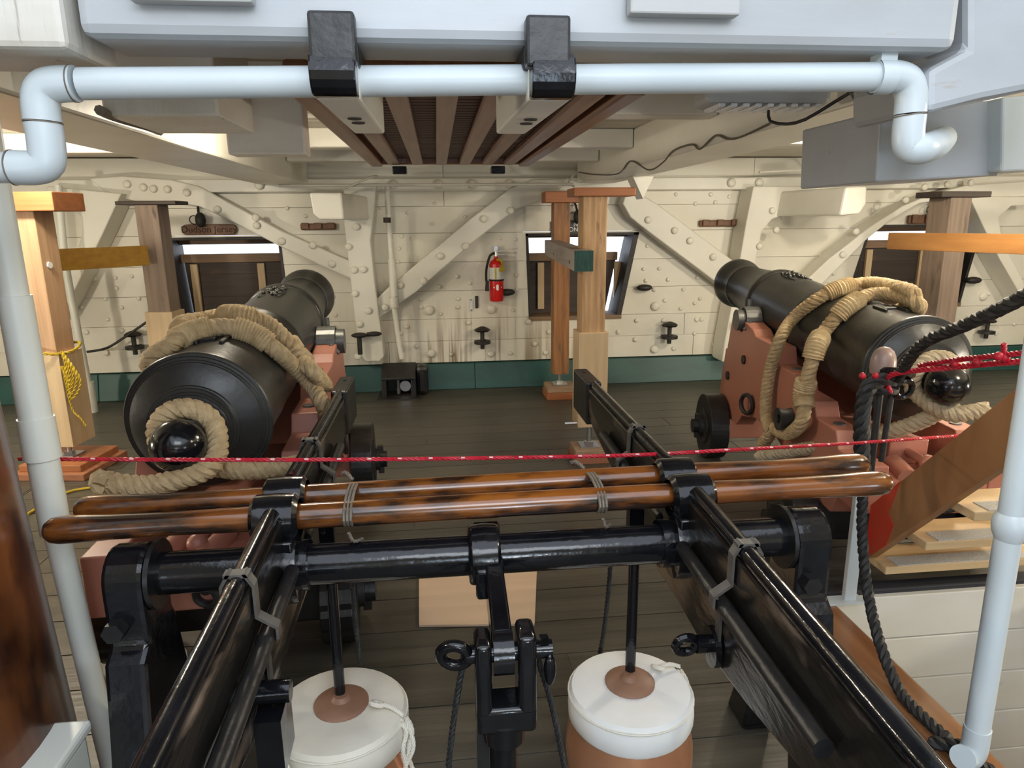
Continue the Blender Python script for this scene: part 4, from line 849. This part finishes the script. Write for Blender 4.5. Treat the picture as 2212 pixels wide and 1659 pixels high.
# left cannon: two turns over the barrel, seized together, tails to the right
L1 = [gb(GL, 1.0, -118, .05), onray(GL, 325, 792), onray(GL, 365, 748), onray(GL, 415, 719), onray(GL, 480, 706), onray(GL, 548, 722), onray(GL, 600, 760), onray(GL, 640, 798), gx(GL, 672, 832, .31), gx(GL, 694, 868, .36), gx(GL, 708, 905, .38), gx(GL, 712, 960, .40)]
L2 = [gb(GL, 1.2, -100, .05), onray(GL, 385, 712), onray(GL, 440, 690), onray(GL, 510, 681), onray(GL, 575, 697), onray(GL, 615, 732), onray(GL, 642, 768), gx(GL, 668, 795, .32), gx(GL, 690, 818, .35), gx(GL, 703, 834, .36)]
breeching(GL, 'thick manila breeching rope seized over the cannon beside the mast', [L1, L2], [(0, 3, .075, .046), (1, 3, .07, .046), (0, 5, .075, .046), (1, 6, .07, .048)])
K1 = [g2w(GL, V((0, 0, ZB))+AX*.095+V((math.sin(a)*.095, 0, 0))+UP*math.cos(a)*.095) for a in [math.radians(d) for d in (-105, -70, -30, 10, 45, 80)]]
tail1 = [gy(GL, 468, 985, .03), gy(GL, 445, 1014, -.02), gy(GL, 390, 1034, -.05), gy(GL, 320, 1050, -.06), gy(GL, 250, 1045, -.06), gy(GL, 217, 1036, -.06), gy(GL, 225, 1050, -.09)]
tail2 = [gy(GL, 455, 1005, .10), gy(GL, 500, 1014, .10), gy(GL, 570, 1014, .13), gy(GL, 640, 1004, .18), gy(GL, 690, 990, .3)]
breeching(GL, 'manila preventer rope looped round the knob of the cannon beside the mast', [K1+tail1, tail2], [])
# right cannon
R1 = [gb(GR, 1.02, 105, .05), gb(GR, 1.02, 75, .037), onray(GR, 1975, 640), onray(GR, 1920, 617), onray(GR, 1870, 612), onray(GR, 1812, 624), onray(GR, 1760, 650), onray(GR, 1712, 690), gx(GR, 1684, 735, -.36), gx(GR, 1664, 800, -.375), gx(GR, 1655, 860, -.385), gx(GR, 1656, 905, -.39), gx(GR, 1664, 932, -.40), gx(GR, 1648, 960, -.40)]
R2 = [gb(GR, .86, 105, .05), gb(GR, .86, 75, .037), onray(GR, 1985, 660), onray(GR, 1930, 637), onray(GR, 1880, 637), onray(GR, 1834, 660), onray(GR, 1802, 690), onray(GR, 1782, 715), gx(GR, 1764, 745, -.345), gx(GR, 1750, 795, -.375), gx(GR, 1736, 848, -.385), gx(GR, 1737, 885, -.39), gx(GR, 1728, 918, -.40), gx(GR, 1700, 937, -.40), gx(GR, 1674, 925, -.41)]
bR = breeching(GR, 'thick manila breeching rope seized over the cannon beside the ladder', [R1, R2], [(0, 5, .075, .046), (1, 5, .075, .048), (1, 8, .07, .05), (1, 10, .075, .05)])
tc = gx(GR, 1694, 905, -.42)
th = thing('rope_thimble', (tc.x, tc.y, tc.z-.06), 'dark grey iron thimble in the end of the breeching rope', 'thimble')
MB().lathe([(.025, -.03), (.06, -.035), (.052, 0), (.06, .035), (.025, .03), (.025, -.03)], tc, g2w(GR, (1, 0, 0))-g2w(GR, (0, 0, 0)), 24).build('ring', 'iron_black', th)
K2 = [g2w(GR, V((0, 0, ZB))+AX*.095+V((math.sin(a)*.095, 0, 0))+UP*math.cos(a)*.095) for a in [math.radians(d) for d in (100, 60, 20, -20, -60, -100, -130)]]
tl = [gy(GR, 2020, 880, .02), gy(GR, 2060, 895, -.02), gy(GR, 2100, 890, -.03), gy(GR, 2132, 885, -.03)]
tl2 = [gy(GR, 2060, 870, .0), gy(GR, 2000, 905, .06), gy(GR, 1930, 930, .14), gy(GR, 1850, 950, .3), gy(GR, 1750, 968, .5), gy(GR, 1640, 984, .8)]
breeching(GR, 'greyish manila preventer rope looped round the knob of the cannon beside the ladder', [K2+tl, tl2], [], 'manila_grey')

# ================================================================== BILGE PUMP
SY, SZ = 1.75, .80
bp = thing('bilge_pump', (.12, SY, 0), 'black iron double bilge pump with long rocking brake arms', 'pump')
MB().cyl((-.86, SY, SZ), (1.065, SY, SZ), .056, .056, 32).build('rocker_shaft', 'black_gloss', bp)
MB().cyl((-.40, SY, SZ), (-.372, SY, SZ), .068, .068, 28).build('shaft_collar', 'black_gloss', bp)
MB().cyl((.60, SY, SZ), (.635, SY, SZ), .068, .068, 28).build('shaft_collar', 'black_gloss', bp)
for X0, X1 in ((-.878, -.775), (.98, 1.082)):
    arc = [(SY+.085*math.cos(a), SZ+.085*math.sin(a)) for a in [PI*k/12 for k in range(13)]]
    pr_ = arc + [(SY-.085, .66), (SY-.085, .645), (SY-.125, .615), (SY-.16, .40), (SY-.24, .0), (SY-.14, .0), (SY-.10, .22), (SY-.03, .33), (SY+.03, .33), (SY+.10, .22), (SY+.16, 0), (SY+.30, 0), (SY+.15, .40), (SY+.10, .635), (SY+.085, .66)]
    pd = MB().prism([V((X0, y, z)) for y, z in pr_], (X1-X0, 0, 0)).build('bearing_stand', 'black_gloss', bp, bevel=.014)
    xm = (X0+X1)/2; s = -1 if xm < 0 else 1
    MB().cyl((xm-.02, SY-.12, .70), (xm-.02, SY-.07, .70), .028, .028, 6, smooth=False).build('nut', 'black_satin', pd)
    e = X1+.004 if s < 0 else X0-.004
    MB().lathe([(.056, 0), (.092, .0), (.092, .012), (.056, .012)], (e, SY, SZ), (-s, 0, 0), 28).build('bearing_ring', 'black_satin', pd)
def brake_arm(X, s):      # s: side of the board that faces the middle of the pump
    kk = -.03 if s > 0 else .045     # the near ends of both arms toe in a little
    arm = MB().prism([V((X-.026, y, z)) for y, z in ((.35, .86), (1.25, .66), (1.55, .615), (1.75, .615), (1.95, .615), (2.25, .68), (3.0, .82), (3.0, .955), (1.75, .955), (.35, .955))], (.052, 0, 0)).xs(kk).build('brake_arm', 'black_board', bp, bevel=.006)
    MB().cyl((X, .3, .968), (X, 1.70, .968), .021, .021, 16).cyl((X, 1.95, .968), (X, 3.0, .968), .021, .021, 16).xs(kk).build('top_rod', 'black_gloss', arm)
    for q in (-1, 1):
        MB().cyl((X+q*.048, .9, .85), (X+q*.048, 1.66, .83), .019, .019, 14).cyl((X+q*.048, 1.85, .83), (X+q*.048, 2.6, .855), .019, .019, 14).xs(kk).build('side_rod', 'black_satin', arm)
    MB().box(X-.035, X+.035, 2.98, 3.29, .785, .985).xs(kk).build('end_block', 'black_satin', arm, bevel=.008)
    MB().cyl((X, 3.2, .984), (X, 3.2, .988), .008, .008, 10).xs(kk).build('peg', 'iron_black', arm)
    for y0, tilt in ((1.36, .05), (2.28, -.05)):
        m = MB(); w = .028
        pts = [V((X-.03, y0, .962)), V((X-.012, y0, .993)), V((X+.012, y0, .993)), V((X+.03, y0, .962)), V((X+.03, y0, .89)), V((X+.070, y0, .862)), V((X+.070, y0, .835)), V((X+.03, y0+tilt, .80)), V((X+.03, y0+tilt, .64))]
        for q in (1, -1):
            P = [V((X+(p.x-X)*q, p.y, p.z)) for p in pts[2:]]
            for a, b in zip(P, P[1:]): m.bar(a, b, w, .007, (0, 1, 0)) if False else m.hexa([a+V((0, -w/2, 0)), a+V((0, w/2, 0)), a+V((q*.006, w/2, .004)), a+V((q*.006, -w/2, .004))], [b+V((0, -w/2, 0)), b+V((0, w/2, 0)), b+V((q*.006, w/2, .004)), b+V((q*.006, -w/2, .004))])
        m.box(X-.026, X+.026, y0-w/2, y0+w/2, .985, .993)
        m.xs(kk).build('strap', 'strap_paint', arm)
    h = MB(); h.lathe([(.052, -.062), (.066, -.05), (.068, 0), (.066, .05), (.052, .062)], (X, 1.758, .935), (1, 0, 0), 24); h.lathe([(.050, -.058), (.062, -.048), (.064, 0), (.062, .048), (.050, .058)], (X, 1.893, .938), (1, 0, 0), 24)
    h.box(X-.05, X+.05, SY-.07, SY+.17, .80, .90); h.xs(kk).build('pole_socket', 'black_gloss', arm, bevel=.006)
    m = MB(); m.lathe([(.056, -.06), (.098, -.055), (.105, 0), (.098, .055), (.056, .06)], (X, SY, SZ), (1, 0, 0), 28); m.xs(kk).build('shaft_boss', 'black_gloss', arm)
    if s > 0: m = MB().cyl((X+.02, 1.30, .745), (X+.10, 1.30, .745), .024, .024, 14).box(X+.03, X+.085, 1.25, 1.36, .58, .71)
    else: m = MB().torus((X-.105, 1.43, .69), (0, 1, .3), .026, .011, 18, 8).cyl((X-.02, 1.43, .69), (X-.08, 1.43, .69), .022, .022, 14).cyl((X-.03, 1.43, .68), (X-.045, 1.43, .68), .05, .05, 18)
    m.xs(kk).build('cross_pin', 'black_gloss', arm)
    return arm
brake_arm(-.452, 1); brake_arm(.69, -1)
# crank, clevis and drop rod in the middle
CX = .12
ck = MB().lathe([(.057, -.045), (.082, -.042), (.085, 0), (.082, .042), (.057, .045)], (CX-.02, SY, SZ), (1, 0, 0), 28)
ck.hexa([(CX-.048, SY+.07, .77), (CX+.03, SY+.07, .77), (CX+.028, SY-.10, .715), (CX-.048, SY-.10, .715)], [(CX-.048, SY+.07, .87), (CX+.03, SY+.07, .87), (CX+.028, SY-.10, .80), (CX-.048, SY-.10, .80)])
ck.hexa([(CX-.022, SY-.05, .72), (CX+.026, SY-.05, .72), (CX+.026, 1.44, .66), (CX-.022, 1.44, .66)], [(CX-.022, SY-.05, .82), (CX+.026, SY-.05, .82), (CX+.026, 1.44, .755), (CX-.022, 1.44, .755)])
ck.cyl((CX-.022, 1.435, .705), (CX+.026, 1.435, .705), .052, .052, 24)
ck.build('crank', 'black_gloss', bp, bevel=.008)
MB().box(CX-.066, CX-.027, 1.385, 1.475, .56, .755).box(CX+.034, CX+.078, 1.385, 1.475, .56, .77).box(CX-.066, CX+.078, 1.385, 1.475, .515, .585).cyl((CX+.002, 1.435, .47), (CX+.002, 1.435, .53), .05, .055, 20).build('clevis', 'black_gloss', bp, bevel=.012)
MB().cyl((CX, 1.435, .0), (CX, 1.435, .50), .034, .034, 20).build('drop_rod', 'black_gloss', bp)
MB().box(CX-.065, CX-.035, 1.43, 1.46, .0, .55).build('stay_bar', 'black_satin', bp)
pin = MB().cyl((CX-.085, 1.435, .705), (CX+.12, 1.435, .705), .022, .022, 18).build('clevis_pin', 'black_gloss', bp)
MB().torus((CX-.112, 1.435, .705), (.15, 1, .3), .034, .014, 20, 10).build('eye', 'black_gloss', pin)
MB().hexa([V((CX+.095, 1.415, .735)), V((CX+.113, 1.415, .735)), V((CX+.113, 1.425, .735)), V((CX+.095, 1.425, .735))], [V((CX+.085, 1.40, .762)), V((CX+.105, 1.40, .762)), V((CX+.105, 1.41, .762)), V((CX+.085, 1.41, .762))]).build('cotter_head', 'black_gloss', pin)
MB().sphere((CX+.112, 1.415, .662), .022, 12, 8, (.7, .55, 1.9)).build('cotter', 'black_gloss', pin)
for k, X in enumerate((-.342, .566)):
    MB().cyl((X, 1.868, .22), (X, 1.868, .79), .0165, .0165, 16).build('piston_rod', 'black_gloss', bp)
    MB().box(X-.022, X+.022, 1.845, 1.895, .70, .88).build('rod_link', 'black_gloss', bp, bevel=.006)
# handles
def handle(pts, label):
    a, b = V(pts[0]), V(pts[1]); d = (b-a); L = d.length; t = thing('lever_pole', ((a.x+b.x)/2, (a.y+b.y)/2, a.z-.035), label, 'pole', 'wooden pump poles')
    R = .0345; prof = [(0, 0), (.022, .004), (.033, .018), (.0365, .04), (.0365, .09), (.033, .16), (.031, .3), (R, .55), (R, L-.55), (.031, L-.3), (.033, L-.16), (.0365, L-.09), (.0365, L-.04), (.033, L-.018), (.022, L-.004), (0, L)]
    MB().lathe(prof, a, d, 32).build('pole', 'pole_wood', t)
    return t
handle(((-1.035, 1.758, .935), (1.30, 1.765, .943)), 'varnished wooden pump pole lying directly above the rocker shaft')
handle(((-1.02, 1.885, .938), (1.325, 1.915, .945)), 'varnished wooden pump pole lashed on the cannon side of its twin')
for k, X in enumerate((-.27, .42)):
    m = MB()
    for q in range(3):
        xo = X+q*.009
        loop = [V((xo, 1.825+.105*math.cos(a)*1.05, .938+.041*math.sin(a))) for a in [2*PI*i/16 for i in range(17)]]
        m.tube(loop, .0042, 6)
    m.rope([(X, 1.93, .97), (X-.02, 1.95, .985), (X-.035, 1.96, .98)], .006, .04)
    m.rope([(X+.01, 1.72, .90), (X+.02, 1.73, .87), (X+.04, 1.76, .862)], .005, .04)
    tag(m.build('cord_lashing', 'cord_grey'), ('grey cord lashing round both pump poles near the mast side arm', 'grey cord lashing round both pump poles near the ladder side arm')[k], 'cord')
# pump barrels with canvas covers
for k, (x, y, R) in enumerate(((-.342, 1.835, .196), (.555, 1.825, .186))):
    t = thing('pump_barrel', (x, y, 0), ('copper pump barrel under a creased cream canvas cover', 'bright copper pump barrel under a taut white canvas cover')[k], 'barrel', 'copper pump barrels')
    MB().lathe([(R*1.05, 0), (R*1.08, .05), (R*1.07, .10), (R*.98, .19), (R*.97, .24)], (x, y, 0), (0, 0, 1), 40).build('barrel', 'copper', t)
    n = 40; rr = random.Random(k+5); cv = MB(); prof = [(R*1.0, .175), (R*1.035, .185), (R*1.045, .225), (R*1.03, .262), (R*.985, .278), (R*.85, .281), (R*.6, .279), (R*.36, .276), (0, .275)]
    wob = [rr.uniform(-1, 1) for _ in range(n)]; vs = []; fs = []
    for i, (r, z) in enumerate(prof):
        for j in range(n):
            a = 2*PI*j/n; f = (wob[j]+wob[(j+1) % n])*.5
            dr = f*.004 if i < 4 else 0; dz = f*.005 if 0 <= i <= 1 else (f*.003 if i in (5, 6) else 0)
            vs.append((x+(r+dr)*math.cos(a), y+(r+dr)*math.sin(a), z+dz))
    for i in range(len(prof)-1):
        for j in range(n): fs.append((i*n+j, i*n+(j+1) % n, (i+1)*n+(j+1) % n, (i+1)*n+j))
    cv.add(vs, fs, True); cvo = cv.build('canvas_cover', ('canvas', 'canvas_white')[k], t)
    hem = [(x+R*1.04*math.cos(2*PI*j/n), y+R*1.04*math.sin(2*PI*j/n), .262) for j in range(n)]
    MB().tube(hem, .003, 6, True).build('hem', 'canvas', cvo)
    MB().lathe([(R*.42, 0), (R*.42, .006), (R*.38, .012), (.03, .018), (.02, .03), (0, .03)], (x+.004, y+.02, .277), (0, 0, 1), 28).build('collar', 'leather_collar', t)
    ang = math.radians(-18 if k == 0 else 20); kx, ky = x+R*1.05*math.cos(ang), y+R*1.05*math.sin(ang)
    m = MB()
    for q in range(6):
        o = V((kx+rr.uniform(-.01, .012), ky+rr.uniform(-.015, .01), .27))
        m.rope([o, o+V((.014, -.006, -.03)), o+V((rr.uniform(-.006, .02), -.012, -.08)), o+V((rr.uniform(-.01, .02), -.01, -.12-.03*(q % 3)))], .007, .035)
    kd = V((x+R*.62*math.cos(ang), y+R*.62*math.sin(ang)+.02, .295)); m.torus(kd, (.3, .5, 1), .018, .007, 14, 6).rope([kd, (kd+V((kx, ky, .285)))/2+V((0, 0, .01)), V((kx, ky, .285))], .007, .035)
    m.build('tie_cord', 'canvas', t)
t = thing('pump_casing', (-.93, 2.06, 0), 'cream pump well casing seen through the mast-side bearing stand', 'casing')
MB().box(-1.0, -.87, 1.99, 2.13, 0, .34).build('body', 'pvc_warm', t, bevel=.02)
t = tag(MB().cyl((-.47, 1.60, 0), (-.47, 1.60, .27), .03, .03, 18).cyl((-.47, 1.60, .27), (-.47, 1.60, .285), .036, .03, 18).build('short_pipe', 'pvc_warm'), 'short white pipe stub beside the creased pump cover', 'pipe')
# thin black lines of the pump
for k, pts in enumerate(([(.03, 1.44, .70), (-.01, 1.44, .45), (-.05, 1.44, .02)], [(.20, 1.46, .69), (.25, 1.46, .5), (.33, 1.46, .02)], [atY(1320, 1200, 2.05), atY(1312, 1300, 2.05), atY(1298, 1400, 2.05), (atY(1298, 1400, 2.05).x-.03, 2.1, .02)], [atY(762, 1270, 2.05), atY(770, 1360, 2.05), atY(780, 1455, 2.05), (atY(780, 1455, 2.05).x, 2.1, .02)])):
    m = MB().rope(pts, .0085, .045); tag(m.build('pump_line', 'rope_black'), ('thin black line hanging from the eye of the clevis pin', 'thin black line hanging from the cotter of the clevis pin', 'thin black line hanging behind the bright copper barrel', 'thin black line hanging behind the creased pump cover')[k], 'rope')
# ================================================================== DECK OBJECTS
a = [atZ(x, y, .006) for x, y in ((905, 1222), (905, 1353), (1155, 1350), (1161, 1206))]
t = MB().prism([V((p.x, p.y, .001)) for p in (a[1], a[2], a[3], a[0])], (0, 0, .012)).build('plywood_sheet', 'pine_flat', bevel=.002); tag(t, 'pale plywood sheet lying on the dark deck below the rocker shaft', 'sheet')
t = MB().box(1.38, 1.56, 2.95, 3.12, 0, .16).build('wooden_chock', 'pine_flat', bevel=.006); tag(t, 'pale wooden chock on the deck behind the ladder-side bearing stand', 'chock')
t = MB().box(1.50, 1.64, 2.60, 2.63, 0, .40).build('toe_board', 'coaming_wood', bevel=.004); tag(t, 'tan upright toe board at the hatch corner', 'board')
# mast
t = thing('mast', (-1.567, 1.545, 0), 'thick dark varnished wooden mast', 'mast')
m = MB(); m.lathe([(.575, 0), (.555, .5), (.535, 1.0), (.515, 1.5), (.485, 2.36)], (0, 0, 0), (0, 0, 1), 64)
m.xf(Matrix.Translation((-1.567, 1.545, 0))); m.build('spar', 'mast_wood', t)
# ladder
ld = thing('ladder', (2.2, 2.55, ZR), 'brown wooden ladder with red tinged foot and pale treads', 'ladder')
LX0, LX1 = 1.815, 2.62
def lz(y): return .398+(2.544-y)*1.063
for X in (LX0, LX1):
    poly = [V((X, y, z)) for y, z in ((2.545, lz(2.545)-.135), (2.565, lz(2.545)-.13), (2.565, lz(2.565)+.125), (1.10, lz(1.1)+.125), (1.10, lz(1.1)-.135))]
    sg = MB().prism(poly, (.045, 0, 0)).build('stringer', 'stringer_wood', ld, bevel=.004)
    if X == LX0:
        y1 = 2.42
        poly = [V((X-.0015, y, z)) for y, z in ((2.55, lz(2.545)-.132), (2.5655, lz(2.545)-.128), (2.5655, lz(2.565)+.1255), (y1-.02, lz(y1-.02)+.1255), (y1+.03, lz(y1+.03)+.02), (y1-.01, lz(y1-.01)-.06), (y1+.02, lz(y1+.02)-.135))]
        MB().prism(poly, (.02, 0, 0)).build('red_stain', 'stringer_red', sg)
for k in range(5):
    y = (2.80-.225*k)*.93-.02; z = 1.7-.93*(1.7-(.10+.235*k))
    tr = MB().box(LX0+.045, LX1, y-.10, y+.10, z, z+.035).build('tread', 'tread_wood', ld, bevel=.004)
    MB().box(LX0+.10, LX1-.08, y-.095, y-.02, z+.035, z+.039).build('grip_strip', 'nonskid', tr)
# stanchion with ropes
sx, sy_ = 1.705, 2.437
st = thing('rope_stanchion', (sx, sy_, .119), 'white stanchion with a pinkish rounded knob at the hatch corner', 'stanchion')
MB().box(sx-.058, sx-.006, sy_-.012, sy_+.012, .125, .66).build('bar', 'pvc', st, bevel=.003)
MB().cyl((sx, sy_, .66), (sx, sy_, 1.12), .014, .014, 12).build('spindle', 'iron_black', st)
MB().lathe([(.03, -.06), (.042, -.05), (.047, -.02), (.046, .008), (.041, .03), (.032, .047), (.018, .059), (0, .063)], (sx, sy_, 1.155), (0, 0, 1), 24).build('knob', 'knob_pink', st)
MB().box(HX0-.06, sx+.026, sy_-.03, sy_+.03, ZR+.012, ZR+.022).build('foot', 'pvc', st)
MB().cyl((sx+.03, sy_-.03, 1.09), (sx+.02, sy_-.03, .76), .012, .012, 10).build('rod', 'iron_black', st)
MB().torus((sx+.06, sy_-.05, 1.06), (0, 1, .2), .035, .012, 18, 8).torus((sx+.03, sy_-.04, 1.12), (.2, .3, 1), .05, .016, 20, 8).build('shackle', 'black_gloss', st)
m = MB(); m.rope([(sx+.03, sy_-.05, 1.10), atY(1990, 745, 2.15), atY(2090, 700, 1.9), atY(2212, 640, 1.65), atY(2330, 560, 1.45)], .022, .10, 3)
tag(m.build('barrier_rope', 'rope_black'), 'thick black barrier rope rising from the stanchion past the ladder', 'rope')
m = MB(); m.rope([(sx, sy_-.05, 1.11), atY(1874, 840, 2.38), atY(1862, 910, 2.37), atY(1862, 985, 2.36), atY(1866, 1045, 2.3)], .032, .16, 4)
m.rope([atY(1866, 1040, 2.3), atY(1862, 1130, 2.28), atY(1872, 1260, 2.18), atZ(1898, 1380, .24), atZ(1940, 1485, .158), atZ(1985, 1540, .155), atZ(2040, 1590, .155)], .021, .085, 3)
c = atZ(2040, 1590, .155)
m.rope([c, c+V((-.02, -.08, .01)), c+V((.03, -.16, .0)), c+V((-.03, -.2, .02)), c+V((.02, -.27, .0)), c+V((.05, -.33, .01))], .024, .09, 3)
m.rope([c+V((-.06, -.02, .0)), c+V((.0, -.1, .035)), c+V((-.06, -.18, .01)), c+V((.03, -.24, .03))], .022, .09, 3)
for q in range(4): m.torus((sx+.004*(q % 2), sy_-.01, 1.045+.016*q), (.1, .15*(-1)**q, 1), .045, .015, 18, 7)
tag(m.build('hanging_rope', 'rope_black'), 'black braided rope hanging from the stanchion down to the hatch coaming', 'rope')
# red lines
def redline(pts, r, label):
    t = thing('red_line', V(pts[0]), label, 'rope', 'red barrier lines'); MB().rope(pts, r, .05, 3).build('strand', 'rope_red', t)
    P = catmull(pts, .045); m = MB()
    for i in range(1, len(P)-1, 1):
        if i % 2: d = (P[i+1]-P[i]).normalized(); m.tube([P[i]-d*.006+V((0, -r*.7, r*.55)), P[i]+d*.006+V((0, -r*.75, r*.5))], r*.38, 5)
    m.build('fleck', 'rope_red_fleck', t)['kind'] = 'stuff'; return t
Yr = 2.02
redline([atY(40, 991, Yr), atY(400, 993, Yr), atY(700, 993, Yr), atY(1000, 990, Yr), atY(1340, 984, Yr), atY(1600, 971, Yr), atY(1850, 957, 2.2), atY(2100, 939, 2.45)], .0068, 'thin red flecked line stretched low across both cannon carriages')
t = redline([(sx, sy_-.06, 1.05), atY(1925, 810, 2.35), atY(2060, 793, 2.15), atY(2212, 780, 1.9), atY(2330, 768, 1.75)], .011, 'red flecked line made fast to the stanchion above the ladder')
o = t.location
MB().rope([atY(1985, 790, 2.3), atY(2060, 778, 2.15), atY(2212, 762, 1.9), atY(2330, 745, 1.75)], .010, .05, 3).build('strand', 'rope_red', t)
q = atY(2170, 772, 1.96)
MB().sphere(q, .016, 10, 8).sphere(q+V((-.022, 0, .004)), .015, 10, 8).rope([q, q+V((-.006, 0, .025)), q+V((-.010, 0, .045))], .009, .04).build('knot', 'rope_red', t)
for qq in (atY(1997, 793, 2.28), atY(2062, 786, 2.14), atY(2110, 783, 2.05)): MB().sphere(qq, .014, 10, 8).build('knot', 'rope_red', t)
for x in (1863, 1891):
    q = atY(x, 812, 2.37); MB().sphere(q, .013, 10, 8).build('knot', 'rope_red', t)
